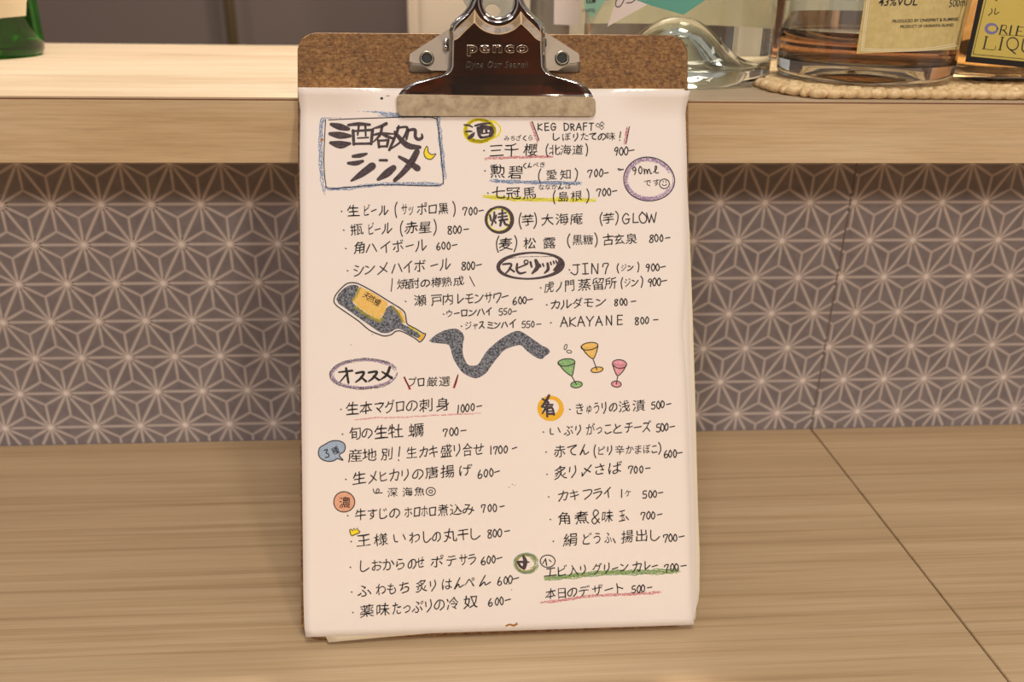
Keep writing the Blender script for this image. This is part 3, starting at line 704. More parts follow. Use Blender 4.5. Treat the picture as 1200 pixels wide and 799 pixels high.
# ---- スピリッツ
t = Ink()
stroke(t, [(x, y, .55 + .6 * (math.sin(a_ * 6.3 / 46 + .2) ** 2)) for a_, (x, y) in enumerate(ell(621.8, 311.3, 38, 15.2, -1.2, 5.1, 46, -.05))], 4.0, Bq, 2)
for pts, wd in [([(140, 578, .9), (210, 575, 1), (195, 620, 1), (155, 665, .6)], 13), ([(195, 610, .7), (235, 640, 1)], 13),
 ([(262, 575, 1), (258, 625, 1.1), (285, 655, 1.1), (335, 645, .7)], 13), ([(265, 610, .8), (350, 575, .8)], 12), (ell(338, 558, 17, 15), 8),
 ([(375, 560, 1), (385, 600, .9)], 14), ([(420, 545, 1), (435, 600, 1.4), (390, 655, .6)], 20),
 ([(455, 580, 1), (462, 600, .8)], 12), ([(480, 575, 1), (488, 595, .8)], 12), ([(520, 570, .9), (525, 620, 1.2), (495, 652, .6)], 16),
 ([(545, 560), (552, 580)], 10), ([(570, 552), (577, 572)], 10), ([(592, 548), (597, 565)], 9), ([(630, 545, 1), (615, 600, 1.4), (580, 625, .7)], 26)]:
    stroke(t, G2(pts), wd * 1.4 / 7.26, Bq, 4)
scribble(t, G2([(180, 530), (300, 515), (430, 512), (590, 510)]), .8, K_blk, 1, 3, .7)
t.build('spirits_badge', 'marker word inside a thick dark oval ring')
# ---- オススメ
def E_(pts): return [(370 + p[0] / 4.438, 400 + p[1] / 4.438) + tuple(p[2:]) for p in pts]
t = Ink()
for q in (1.0, .96, .92): scribble(t, ell(426.4, 438, 39.5 * q, 17.2 * q, 0, 6.28, 40, -.03), 2.6, K_pur if q < 1 else K_blk, 3, 0, .9)
for pts, wd in [([(120, 160, .7), (190, 152, 1)], 10), ([(158, 140), (170, 215, .9)], 11), ([(165, 165, .9), (125, 212, .5)], 10),
 ([(210, 165, .9), (250, 160, 1), (235, 190, 1), (208, 212, .6)], 11), ([(235, 185, .7), (262, 208, 1)], 11),
 ([(275, 162, .9), (318, 158, 1), (300, 188, 1), (275, 208, .6)], 11), ([(300, 180, .7), (328, 200, 1)], 11),
 ([(385, 135, 1), (368, 175, 1), (335, 200, .5)], 12), ([(345, 158, .6), (372, 175, .9), (395, 190, 1.1)], 12)]:
    stroke(t, E_(pts), wd * 1.18 / 4.438, mat('x', rgb(40, 30, 30), .7) if False else M_ink, 3)
t.build('recommended_badge', 'marker word inside a grey and purple crayon oval')
t = Ink()
scribble(t, [(473.6, 442), (477, 449), (480.6, 455.8)], 2.4, K_red, 4, 0, 1.1); stroke(t, [(473.8, 441.5), (479.6, 454)], 1.0)
t.build('accent_slash'); t = Ink()
scribble(t, [(536.5, 440), (534.2, 447), (531.8, 454.4)], 2.4, K_red, 4, 0, 1.1); stroke(t, [(536.8, 438.8), (532.6, 452.8)], 1.0)
t.build('accent_slash'); t = Ink()
stroke(t, [(459.8, 326.3), (459.3, 333), (458.4, 341.5)], 1.1); t.build('accent_slash'); t = Ink(); stroke(t, [(550.5, 324), (553.5, 330), (556.2, 335.2)], 1.1)
t.build('accent_slash')
t = Ink(); stroke(t, [(437.5, 573), (438.5, 577), (442, 578), (444.5, 574.5), (442.5, 572.5), (441, 577), (448, 577.5)], 1.1)
t.build('arrow_mark'); t = Ink(); stroke(t, ell(504.8, 575.8, 5.4, 4.7), 1.1); stroke(t, ell(504.8, 575.8, 2.1, 1.8), 1.0)
t.build('double_circle_mark')
# ---- blue bubble
def G3(pts): return [(370 + p[0] / 22.82, 510 + p[1] / 22.82) + tuple(p[2:]) for p in pts]
bub = [(70, 450), (110, 330), (250, 240), (420, 155), (600, 145), (740, 200), (790, 300), (760, 430), (630, 530), (730, 665), (580, 625), (480, 680), (330, 695), (180, 650), (90, 560), (70, 450)]
t = Ink(); q = G3(bub); sp = smooth_path(q); fill(t, sp[:-1], K_sky, 0); stroke(t, sp, 1.2, M_ink, 2, smooth=False)
put(t, '3', 383.2, 531, 9, rot=-.25); put(t, '種', 393, 528, 9.5, rot=-.35)
t.build('variety_bubble', 'pale blue speech bubble with small writing')
# ---- 濃 badge
t = Ink(); e = ell(403.3, 588, 12.3, 11.9, 0, 6.28, 30, 0, .01); fill(t, e[:-1], K_sal, 0); stroke(t, e, 1.15, M_ink, 2); put(t, '濃', 404, 589, 14, wob=1.5)
t.build('rich_badge', 'salmon crayon disc with dark character')
# ---- crown
def G4(pts): return [(380 + p[0] / 12.3, 570 + p[1] / 12.3) + tuple(p[2:]) for p in pts]
cr = G4([(365, 630), (385, 612), (405, 640), (430, 600), (450, 632), (475, 598), (495, 640), (515, 645), (510, 665), (395, 712), (380, 690)])
t = Ink(); fill(t, cr, M_yelfill, 1); stroke(t, cr + [cr[0]], 1.1, M_ink, 3, smooth=False); t.build('crown_drawing', 'tiny yellow crown')
# ---- 肴 badge
def G5(pts): return [(620 + p[0] / 17.76, 455 + p[1] / 17.76) + tuple(p[2:]) for p in pts]
t = Ink()
stroke(t, [(x, y, 1.0 + .25 * math.sin(i * .2)) for i, (x, y) in enumerate(ell(645.3, 477.7, 12.6, 11.9, 0, 6.28, 30))], 6.0, K_org2, 0, cap=False)
for pts, wd in [([(275, 215, .8), (350, 265, 1), (400, 290, 1)], 38), ([(415, 150, 1), (350, 270, 1), (270, 380, .9)], 50), ([(350, 340, .8), (490, 340, 1)], 36), ([(310, 395, 1), (480, 380, .7)], 36), ([(400, 300, 1), (340, 420, 1), (275, 525, .6)], 42),
 ([(370, 430, 1), (380, 590, .8)], 46), ([(370, 430, .8), (480, 410, 1), (520, 550, 1)], 36), ([(390, 475, 1), (510, 470, 1)], 28), ([(390, 530, 1), (520, 530, 1)], 40)]:
    stroke(t, G5(pts), wd * 1.18 / 17.76, Bq, 3)
t.build('snack_badge', 'marker character on a thick amber crayon ring')
# ---- green badge and circled small
def G6(pts): return [(595 + p[0] / 15.98, 640 + p[1] / 15.98) + tuple(p[2:]) for p in pts]
t = Ink()
for q, m_ in ((1, K_grn), (.93, K_olv), (.85, K_grn), (.98, K_blue), (.8, K_olv)):
    scribble(t, ell(616.5 + random.uniform(-.6, .6), 660, 14 * q, 11.6 * q, 0, 6.28, 34), 2.0, m_, 2, 0, .8)
scribble(t, ell(622, 660, 5.5, 7, -1.6, 1.6, 16), 4, K_grn, 3, 0, .8)
for pts, wd in [([(400, 295, .5), (300, 295, 1), (190, 290, .9)], 38), ([(190, 295, 1), (230, 370, 1), (290, 410, 1)], 42), ([(290, 180, .6), (330, 290, 1.1), (305, 410, .9)], 62)]:
    stroke(t, G6(pts), wd * 1.18 / 15.98, Bq, 3)
t.build('closing_badge', 'marker sign on a scribbled green crayon ring')
t = Ink(); stroke(t, ell(641.8, 657.5, 8.7, 7.2, 0, 6.28, 26), 1.2)
stroke(t, G6([(655, 325), (700, 250)]), 1.1); stroke(t, G6([(708, 235), (728, 355)]), 1.5); stroke(t, G6([(775, 255), (815, 290)]), 1.2)
t.build('circled_mark')
# ---- bottle drawing
def G7(pts): return [(385 + p[0] / 9.4, 325 + p[1] / 9.4) + tuple(p[2:]) for p in pts]
t = Ink()
outl = [(60, 245), (75, 200), (130, 130), (200, 70), (270, 58), (340, 75), (500, 160), (660, 260), (790, 340), (840, 390), (855, 460), (870, 515), (960, 565), (1040, 615), (1070, 620), (1060, 650), (1035, 690), (1000, 712), (980, 690), (900, 640), (800, 592), (740, 595), (690, 630), (620, 645), (560, 630), (450, 580), (330, 480), (200, 390), (100, 320), (62, 275), (60, 245)]
body = [(85, 240), (120, 170), (200, 100), (270, 82), (330, 100), (300, 180), (265, 260), (300, 310), (400, 390), (540, 470), (590, 440), (640, 340), (690, 310), (740, 345), (800, 450), (810, 510), (900, 550), (1010, 620), (1010, 650), (985, 668), (900, 630), (790, 570), (730, 575), (680, 605), (620, 615), (560, 600), (470, 540), (340, 450), (200, 350), (110, 290)]
lab = [(345, 100), (500, 175), (660, 280), (635, 350), (590, 430), (545, 465), (430, 395), (310, 310), (270, 262), (315, 190)]
fill(t, smooth_path(G7(body))[:], K_gry, 0)
fill(t, G7(lab), K_ora, 1)
sh1 = G7([(740, 345), (800, 365), (835, 430), (850, 500), (800, 470)]); fill(t, sh1, K_ora, 1)
scribble(t, G7([(690, 315), (760, 380), (805, 460), (820, 510)]), 2.6, K_olv, 4, 1, .9)
scribble(t, G7([(290, 320), (380, 390), (480, 440), (560, 480), (600, 450)]), 3.5, K_olv, 4, 2, .9)
scribble(t, G7([(345, 110), (310, 190), (265, 250)]), 3.0, K_olv, 3, 2, .9)
scribble(t, G7([(890, 540), (960, 585), (1020, 630)]), 1.8, K_yel, 3, 1, .9)
fill(t, G7([(1015, 625), (1060, 625), (1030, 685), (1000, 695), (985, 675), (1010, 650)]), K_org2, 1)
stroke(t, G7(outl), 1.3, M_ink, 3)
# label writing down the bottle
for x, y, ch in ((420, 200, '天'), (470, 235, '然'), (535, 275, '種')):
    put(t, ch, *G7([(x, y)])[0], 8.5, rot=.50, wob=1.6)
t.build('bottle_drawing', 'crayon drawing of a dark bottle with amber label')
# ---- eel drawing
def G8(pts): return [(490 + p[0] / 7.06, 370 + p[1] / 7.06) + tuple(p[2:]) for p in pts]
eel = [(90, 205), (150, 155), (220, 120), (300, 105), (350, 125), (380, 170), (370, 240), (370, 310), (390, 370), (420, 408), (490, 405), (530, 350), (570, 290), (640, 225), (700, 180), (770, 140), (830, 125), (880, 145), (960, 200), (1030, 248), (1070, 268), (1090, 300), (1050, 335), (1020, 358), (960, 335), (900, 290), (850, 245), (800, 250), (720, 280), (670, 330), (600, 420), (560, 475), (490, 515), (430, 505), (370, 470), (330, 420), (290, 350), (270, 280), (250, 240), (180, 228), (120, 222)]
t = Ink(); fill(t, smooth_path(G8(eel) + [G8(eel)[0]])[:-1], K_gry, 0); t.build('eel_drawing', 'wavy dark grey crayon shape of an eel')
# ---- glasses
def glass(rim, rr, bot, base, br, m_, lab, tilt=0):
    t = Ink(); l = (rim[0] - rr[0], rim[1]); r_ = (rim[0] + rr[0], rim[1])
    bowl = [l, ((l[0] * .55 + bot[0] * .45), (l[1] * .4 + bot[1] * .6)), bot, ((r_[0] * .6 + bot[0] * .4), (r_[1] * .4 + bot[1] * .6)), r_]
    fill(t, smooth_path(bowl), m_, 0); fill(t, ell(rim[0], rim[1], rr[0], rr[1], 0, 6.28, 20)[:-1], m_, 0); fill(t, ell(base[0], base[1], br[0], br[1], 0, 6.28, 18)[:-1], m_, 0)
    stroke(t, bowl, 1.1, M_ink, 2); stroke(t, ell(rim[0], rim[1], rr[0], rr[1], 0, 6.28, 22, tilt), 1.1, M_ink, 2); stroke(t, [bot, base], 1.1, M_ink, 2); stroke(t, ell(base[0], base[1], br[0], br[1], 0, 6.28, 20, tilt), 1.1, M_ink, 2)
    t.build('glass_drawing', lab)
K_pk2 = crayon('rose_pencil', rgb(224, 140, 158), .95, rgb(232, 176, 180)); K_gr2 = crayon('leaf_pencil', rgb(124, 176, 120), .95, rgb(160, 196, 130))
glass((663.7, 424.6), (10, 4.3), (669.8, 440.2), (675.6, 450.6), (6.8, 3.8), K_gr2, 'small stemmed glass coloured green', -.1)
glass((690.8, 405.6), (10, 4.3), (694.8, 420.2), (699.6, 433.2), (7.2, 3.2), K_ora, 'small stemmed glass coloured yellow', -.15)
glass((726, 426.4), (8.4, 5), (723.9, 440.2), (722.3, 450), (5.8, 3.6), K_pk2, 'small stemmed glass coloured pink', .1)
t = Ink(); stroke(t, ell(662.8, 406.6, 1.5, 3.4, 0, 6.28, 12, .3), .9); stroke(t, ell(667, 412, 3.0, 1.7, 0, 6.28, 12, .2), .9); t.build('droplet_marks')['kind'] = 'stuff'
# ---- stains and dots
t = Ink()
scribble(t, [(593, 733.5), (598, 731.5), (602, 733), (606, 730.5)], 2.4, M_stain, 4, 0, 1.0)
t.build('tea_stain', 'small brown stain at the lower edge'); t = Ink()
fill(t, ell(377.3, 163.8, 2, 1.6)[:-1], M_stain, 1); t.build('tea_stain')
t = Ink(); fill(t, ell(447.3, 115.3, 1.7, 1.6)[:-1], M_ink, 1); stroke(t, [(453, 112.4), (456, 112.1)], .8)
for x, y in ((596, 571), (600, 567.5), (603, 568.5), (411, 404), (436, 392), (599, 691), (595, 685)): stroke(t, [(x, y), (x + 1, y)], .8, K_blk)
t.build('ink_dots')['kind'] = 'stuff'

# ------------------------------------------------------------------ clip
clip = thing('clip', '', '', tuple(BP(581, 90, 4 * MM))); del clip['label']; del clip['category']
clip['label'] = 'shiny steel spring clip'
clip.parent = clipb; clip.matrix_parent_inverse = Matrix.Translation(clipb.location).inverted()
def toclip(o):
    o.parent = clip; o.matrix_parent_inverse = Matrix.Translation(clip.location).inverted(); return o
# lever: outline half tables (y -> left x, right x)
LL = [(-75, 566), (-60, 556), (-45, 549), (-25, 550), (-8, 553), (0, 552.5), (8, 549), (16, 543), (24, 534), (30, 528.5), (36, 526.5), (60, 526), (78, 525.5), (83, 523.5), (87, 518), (90, 509), (93, 497), (96, 486), (100, 478), (105, 471.5), (110, 467.5)]
RR = [(-75, 598), (-60, 608), (-45, 616), (-25, 614.5), (-8, 612), (0, 612.5), (8, 616), (16, 622), (24, 631), (30, 636), (36, 638.5), (60, 639), (80, 640), (85, 643), (88.5, 649), (92, 661), (95, 672), (98, 680), (102, 686.5), (107, 691.5), (113, 695)]
def prof(y):   # height of the lever above the board back, mm
    return interp([(-75, 40), (-30, 33), (0, 27.5), (20, 24), (32, 22.0), (50, 18.5), (70, 14.5), (88, 11.2), (100, 9.4), (111, 8.0)], y)
HC, HR = (583.8, 2), (20.3, 21)
SHL = [(552.5, 0), (549, 8), (543, 16), (534, 24), (527.5, 31)]; SHR = [(612.5, 0), (616, 8), (622, 16), (631, 24), (638, 32)]
def pdist(x, y, P):
    b = 1e9
    for (ax, ay), (bx, by) in zip(P, P[1:]):
        dx, dy = bx - ax, by - ay; t = min(1, max(0, ((x - ax) * dx + (y - ay) * dy) / (dx * dx + dy * dy))); b = min(b, math.hypot(x - ax - t * dx, y - ay - t * dy))
    return b
def holed(x, y):
    return math.hypot((x - HC[0]) / HR[0], (y - HC[1]) / HR[1])
def lev_n(x, y, xl, xr):
    n = prof(y)
    e = min(x - xl, xr - x)
    if y > 84:
        sh_ = sstep(84, 96, y); drop = 4.5 * max(0, 1 - e / 7) ** 2 * (1 - sh_) + .7 * max(0, 1 - e / 12) ** 2 * sh_
        # neck sides turn into the flat jaw
        c = abs(x - 582); n -= 1.1 * sstep(48, 85, c) * sstep(84, 111, y)
    else: drop = 5.0 * max(0, 1 - e / 6.5) ** 2
    # raised rim band along the top (stepped)
    if y < 56:
        d = min(pdist(x, y, SHL), pdist(x, y, SHR), (holed(x, y) - 1) * 20.5) if y > -3 else 0
        n += 2.8 * min(1, max(0, (16.5 - d) / 9))
        d2 = (holed(x, y) - 1) * 22
        drop += 2.4 * max(0, 1 - d2 / 4) ** 2
    return (n - drop) * MM
ys = [-50 + i * 1.0 for i in range(161)] + [111.3]
NX = 120
vs, idx, fs = [], {}, []
for j, y in enumerate(ys):
    yy = min(y, 111.3)
    for i in range(NX + 1):
        s = i / NX; s = .5 - .5 * math.cos(PI * s) if True else s
        xl, xr = interp(LL, yy), interp(RR, yy + 2.5 * s)
        x = xl + (xr - xl) * s
        ysk = yy + 2.2 * (s - .0) * sstep(60, 111, yy)
        xx, y2 = x, ysk
        if holed(xx, y2) < 1.0 and y2 < HC[1] + HR[1]:
            # snap to the hole's rim only if nearly on it
            d = holed(xx, y2)
            if d > .90:
                xx = HC[0] + (xx - HC[0]) / d; y2 = HC[1] + (y2 - HC[1]) / d
            else: continue
        idx[(i, j)] = len(vs); vs.append(BP(xx, y2, lev_n(xx, y2, xl, xr)))
for j in range(len(ys) - 1):
    for i in range(NX):
        q = [(i, j), (i, j + 1), (i + 1, j + 1), (i + 1, j)]
        if all(k in idx for k in q): fs.append(tuple(idx[k] for k in q))
lever = toclip(pyd('lever', vs, fs, M_chrome, None, True))
md = lever.modifiers.new('thick', 'SOLIDIFY'); md.thickness = .0009; md.offset = -1
# chrome bead round the hole and outer curl
def tube(name, pts, r_, m, closed=False, seg=10):
    vs, fs = [], []; n = len(pts)
    for i, p in enumerate(pts):
        a = pts[(i - 1) % n] if closed or i > 0 else pts[0]; b = pts[(i + 1) % n] if closed or i < n - 1 else pts[-1]
        d = (b - a).normalized(); up_ = BN if abs(d.dot(BN)) < .95 else BX; s1 = d.cross(up_).normalized(); s2 = s1.cross(d)
        rr = r_[i] if isinstance(r_, list) else r_
        for k in range(seg): vs.append(p + (s1 * math.cos(2 * PI * k / seg) + s2 * math.sin(2 * PI * k / seg)) * rr)
    for i in range(n if closed else n - 1):
        j = (i + 1) % n
        for k in range(seg): fs.append((i * seg + k, i * seg + (k + 1) % seg, j * seg + (k + 1) % seg, j * seg + k))
    if not closed: fs += [tuple(range(seg - 1, -1, -1)), tuple((n - 1) * seg + k for k in range(seg))]
    return pyd(name, vs, fs, m, None, True)
hp = [BP(x, y, lev_n(x, y, 500, 660) + .4 * MM) for x, y in ell(HC[0], HC[1], HR[0], HR[1], 0, 2 * PI, 60)[:-1]]
toclip(tube('ring_bead', hp, .0011, M_chrome, True))
for tab, sgn in ((LL, 1), (RR, -1)):
    pts = [BP(interp(tab, y) + sgn * 1.5, y, lev_n(interp(tab, y) + sgn * 1.5, y, interp(LL, y), interp(RR, y)) ) for y in [-48 + k * 4 for k in range(21)]]
    toclip(tube('side_curl', pts, .0010, M_chrome))
# flat jaw plate
J = rounded([(464.5, 110.5), (697.5, 113.5), (698, 136.2), (465.5, 135.8)], 5.5, 6)
vs = []; nJ = len(J)
for n_, ins in ((5.0, 0), (6.6, 0), (6.9, .5)):
    for p in J:
        q = p + (Vector((581, 123)) - p).normalized() * ins
        nn = n_ + (1.0 * (136 - p.y) / 25 if n_ > 5.1 else 0); vs.append(BP(q.x, q.y, nn * MM))
fs = [tuple(range(nJ)), tuple(range(3 * nJ - 1, 2 * nJ - 1, -1))] + [(l * nJ + i, (l + 1) * nJ + i, (l + 1) * nJ + (i + 1) % nJ, l * nJ + (i + 1) % nJ) for l in range(2) for i in range(nJ)]
toclip(pyd('jaw_plate', vs, fs, M_flange))['label'] = 'dull jaw plate, reflected light painted in as tan'
# bracket ears
def ear(sgn):
    X = lambda x: x if sgn < 0 else (581.0 + 581.0 - x) - 3.0
    poly = [(532, 30), (506, 47), (480.5, 63), (479.5, 72), (484, 73.5), (492, 74.5), (499, 78.5), (505, 82.5), (532, 83)]
    vs, fs = [], []; n = len(poly)
    for n_ in (5.2, 6.2):
        for x, y in poly: vs.append(BP(X(x), y, n_ * MM + (.0012 if x > 520 else 0)))
    fs = [tuple(range(n)), tuple(range(2 * n - 1, n - 1, -1))] + [(i, n + i, n + (i + 1) % n, (i + 1) % n) for i in range(n)]
    if sgn > 0: fs = [tuple(reversed(f_)) for f_ in fs]
    e = toclip(pyd('bracket_ear', vs, fs, M_brkt))
    # rolled foot
    pr = []
    for k in range(9):
        s = k / 8; pr.append((s, 5.9 - 2.4 * s ** 1.5))
    top = [(479.5, 71.5), (484, 73), (492, 74.2), (499, 78), (505, 82), (512, 82.8)]
    vs, fs = [], []
    for s, nn in pr:
        for x, y in top:
            ext = 12.5 if x < 486 else (11 if x < 495 else (8 if x < 502 else 3.5 if x < 508 else 2))
            vs.append(BP(X(x), y + ext * s, nn * MM))
    m_ = len(top)
    for a in range(8):
        for b in range(m_ - 1): fs.append((a * m_ + b, (a + 1) * m_ + b, (a + 1) * m_ + b + 1, a * m_ + b + 1))
    if sgn > 0: fs = [tuple(reversed(f_)) for f_ in fs]
    ft = toclip(pyd('bracket_foot', vs, fs, M_brkt, None, True)); md = ft.modifiers.new('t', 'SOLIDIFY'); md.thickness = .0008
    # tubular rivet
    cx, cy = X(500.2), 68.3
    P = BP(cx, cy, 7.0 * MM); px = .000458
    vs, fs = [], []; seg = 32
    for rr, nn in ((8.6, -.1), (8.4, .5), (7.4, .9), (6.2, .8), (5.3, .2), (5.0, -.4), (4.9, -2.5)):
        for k in range(seg):
            a = 2 * PI * k / seg; vs.append(P + BX * math.cos(a) * rr * px + BV * math.sin(a) * rr * px + BN * nn * MM)
    for l in range(6):
        for k in range(seg): fs.append((l * seg + k, l * seg + (k + 1) % seg, (l + 1) * seg + (k + 1) % seg, (l + 1) * seg + k))
    toclip(pyd('rivet', vs, fs, M_rivet, None, True))
    vs = [P + BX * math.cos(2 * PI * k / seg) * 5.1 * px + BV * math.sin(2 * PI * k / seg) * 5.1 * px + BN * .15 * MM for k in range(seg)]
    toclip(pyd('bore_shade_disc', vs, [tuple(range(seg))], M_bore_shade))  # dark disc painted in for the shade inside the hollow rivet
ear(-1); ear(1)
# raised lettering on the lever
def embossed(name, body, x0, x1, yc, hgt, m, bold, ext, shear=0):
    cu = bpy.data.curves.new('e', 'FONT'); cu.body = body; cu.resolution_u = 4; cu.offset = bold; cu.extrude = .05; cu.bevel_depth = .022; cu.bevel_resolution = 2; cu.shear = shear; cu.space_character = 1.2
    o = bpy.data.objects.new('e', cu); C.objects.link(o); dg = bpy.context.evaluated_depsgraph_get(); dg.update()
    me = o.evaluated_get(dg).to_mesh(); V = [v.co.copy() for v in me.vertices]; F = [tuple(p.vertices) for p in me.polygons]
    bpy.data.objects.remove(o); bpy.data.curves.remove(cu)
    a, b = min(v.x for v in V), max(v.x for v in V); c, d = min(v.y for v in V), max(v.y for v in V); zz = max(v.z for v in V)
    P = []
    for v in V:
        x = x0 + (v.x - a) / (b - a) * (x1 - x0); y = yc + hgt / 2 - (v.y - c) / (d - c) * hgt
        P.append(BP(x, y, lev_n(x, y, 526, 639) + (v.z / zz) * ext * MM))
    toclip(pyd(name, P, F, m, None, False))
M_let = mat('bright_steel', (.86, .82, .76, 1), .16, 1)
embossed('raised_lettering', 'penco', 547.3, 619, 59.3, 13.2, M_let, .018, .8)
embossed('stamped_script', 'Dyna Our Search', 545.5, 619, 77, 10.0, M_rivet, 0.0, .25, .3)
# small rivet at the left neck
for cx, cy in ((522.5, 48.5), (522.5, 55.5)):
    bm = bmesh.new(); bmesh.ops.create_uvsphere(bm, u_segments=14, v_segments=8, radius=.0016, matrix=Matrix.Translation(BP(cx, cy, 8.2 * MM)))
    toclip(bm_obj('pivot_end', bm, M_chrome, None, True))
# wire spring coil seen through the hole
toclip(tube('spring_rod', [BP(524, 50, 9 * MM), BP(640, 50, 9 * MM)], .0022, M_rivet))
# inner tab seen through the ring
tb = ell(575, -12, 34, 36, 0, 2 * PI, 40)[:-1]; hl = ell(577, 13, 9, 8, 0, 2 * PI, 40)[:-1]
vs = [BP(x, y, 9 * MM) for x, y in tb] + [BP(x, y, 9 * MM) for x, y in hl]
fs = [(i, (i + 1) % 40, 40 + (i + 1) % 40, 40 + i) for i in range(40)]
o = toclip(pyd('inner_tab', vs, fs, M_rivet)); md = o.modifiers.new('t', 'SOLIDIFY'); md.thickness = .0008

# ------------------------------------------------------------------ bottles
def glassmat(name, col, rough=0.0, ior=1.47):
    m = mat(name, col, rough); b = BS(m); b.inputs['Transmission Weight'].default_value = 1; b.inputs['IOR'].default_value = ior; return m
def liquid(name, col, dens):
    m = glassmat(name, (1, 1, 1, 1), 0, 1.36)
    va = nd(m, 'ShaderNodeVolumeAbsorption', Color=col, Density=dens); out = [n for n in m.node_tree.nodes if n.type == 'OUTPUT_MATERIAL'][0]
    lk(m, va.outputs[0], out.inputs['Volume']); return m
M_glass = glassmat('clear_glass', (.965, .985, .955, 1))
M_green = glassmat('green_glass', rgb(40, 190, 30)); M_sake = liquid('sake_in_green', (.3, .9, .12, 1), 8)
M_water = liquid('clear_spirit', (.95, .97, .86, 1), 4)
M_rum = liquid('amber_spirit', (.80, .38, .06, 1), 26)
M_rum2 = liquid('dark_amber_spirit', (.66, .36, .08, 1), 30)
M_liq = liquid('golden_liqueur', (.95, .62, .10, 1), 16)
def lathe(name, prof_, c, m, parent, seg=72, sq=0):
    vs, fs = [], []
    for r_, z in prof_:
        for k in range(seg):
            a = 2 * PI * k / seg
            if sq:
                ca, sa = math.cos(a), math.sin(a); q = (abs(ca) ** sq + abs(sa) ** sq) ** (-1 / sq)
            else: q = 1
            vs.append((c[0] + r_ * q * math.cos(a), c[1] + r_ * q * math.sin(a), c[2] + z))
    n = len(prof_)
    for i in range(n - 1):
        for k in range(seg):
            j = (k + 1) % seg; fs.append((i * seg + k, i * seg + j, (i + 1) * seg + j, (i + 1) * seg + k))
    fs.append(tuple(range(seg - 1, -1, -1))); fs.append(tuple((n - 1) * seg + k for k in range(seg)))
    o = pyd(name, vs, fs, m, None, True)
    if parent: part(o, parent)
    return o
def bottle(label, c, R, H, hs, neck, punt, thick, lmat, lev, gm=None, sq=0, wall=.003, capcol=None, pr=.78, bell=0):
    """glass body (outer skin and cavity as one closed solid), liquid, cap"""
    gm = gm or M_glass
    b = thing('bottle', label, 'bottle', c)
    # outer: from punt apex out, up to the mouth, then the cavity back down to its floor
    P = []
    np_ = 18
    for k in range(np_ + 1):
        t = k / np_; P.append((max(.0004, R * pr * (t if bell else math.sin(t * PI / 2))), .0012 + punt * (math.exp(-(t / .5) ** 2.6) if bell else math.cos(t * PI / 2)))) 
    P += [(R * .84, .0004), (R * .90, .0002), (R * .955, .0016), (R * .988, .0045), (R, .009)]
    P += [(R, hs), (R * .985, hs + R * .18), (R * .90, hs + R * .42), (R * .70, hs + R * .68), (neck * 1.5, hs + R * .9), (neck, hs + R * 1.1), (neck, H), (neck - wall * .6, H)]
    ri = R - wall
    P += [(neck - wall, hs + R * 1.08), (R * .68, hs + R * .62), (ri * .90, hs + R * .38), (ri * .985, hs + R * .15), (ri, hs)]
    fl = thick
    P += [(ri, fl + .010), (ri * .985, fl + .005), (ri * .94, fl + .0015), (ri * .86, fl)]
    top = punt + thick * .55
    for k in range(1, np_ + 1):
        t = 1 - k / np_; rr = ri * .82 * (t if bell else math.sin(t * PI / 2)); P.append((max(.0004, rr), fl + max(0, top - fl) * (math.exp(-(t / .55) ** 2.6) if bell else math.cos(t * PI / 2))))
    body_ = lathe('glass_body', P, c, gm, b, 96, sq)
    if lmat:
        Q = [];
        for k in range(np_ + 1):
            t = k / np_; Q.append((max(.0004, ri * .82 * (t if bell else math.sin(t * PI / 2))), fl + max(0, top - fl) * (math.exp(-(t / .55) ** 2.6) if bell else math.cos(t * PI / 2)) - .0001))
        e = .00006
        Q += [(ri * .86, fl - e), (ri * .94 + e, fl + .0015), (ri * .985 + e, fl + .005), (ri + e, fl + .010)]
        if lev > fl + .011: Q += [(ri + e, lev - .0002), (ri - .001, lev), (.0004, lev)]
        else: Q += [(ri - .001, fl + .0105), (.0004, fl + .0105)]
        if top > lev:   # liquid ring lies around the dome
            Q = [q for q in Q if q[1] < lev + 1e-9]
        lathe('liquid', Q, c, lmat, b, 96, sq)
    lathe('cap', [(neck + .002, H - .018), (neck + .002, H + .004), (neck * .8, H + .006)], c, capcol or M_rivet, b, 32)
    return b
def cylmap(c, R, sq=0):
    def f(x, y, l):
        o, d = CAM, ray(x, y); rr = R + .0001 + l * .00004
        if sq: # flat front of a squarish bottle
            k = ((c[1] - rr) - o.y) / d.y; return o + d * k
        ox, oy = o.x - c[0], o.y - c[1]; a = d.x ** 2 + d.y ** 2; b_ = ox * d.x + oy * d.y; cc = ox * ox + oy * oy - rr * rr
        dis = b_ * b_ - a * cc
        k = (-b_ - math.sqrt(max(dis, 0))) / a; return o + d * k
    return f
def gridfill(ink, poly, m, lay, n=14):
    """fill a 4-corner polygon finely so that it follows a curved surface"""
    (ax, ay), (bx, by), (cx, cy), (dx, dy) = poly; V, F = [], []
    for j in range(n + 1):
        for i in range(n + 1):
            s, t_ = i / n, j / n
            V.append(((ax * (1 - s) + bx * s) * (1 - t_) + (dx * (1 - s) + cx * s) * t_, (ay * (1 - s) + by * s) * (1 - t_) + (dy * (1 - s) + cy * s) * t_))
    for j in range(n):
        for i in range(n): a = j * (n + 1) + i; F.append((a, a + 1, a + n + 2, a + n + 1))
    ink.add(V, F, m, lay)
def label(ink, b, c, R, name='label', lab=None, sq=0):
    o = ink.build(name, lab, b, cylmap(c, R, sq))
    o.parent = None; part(o, b); return o
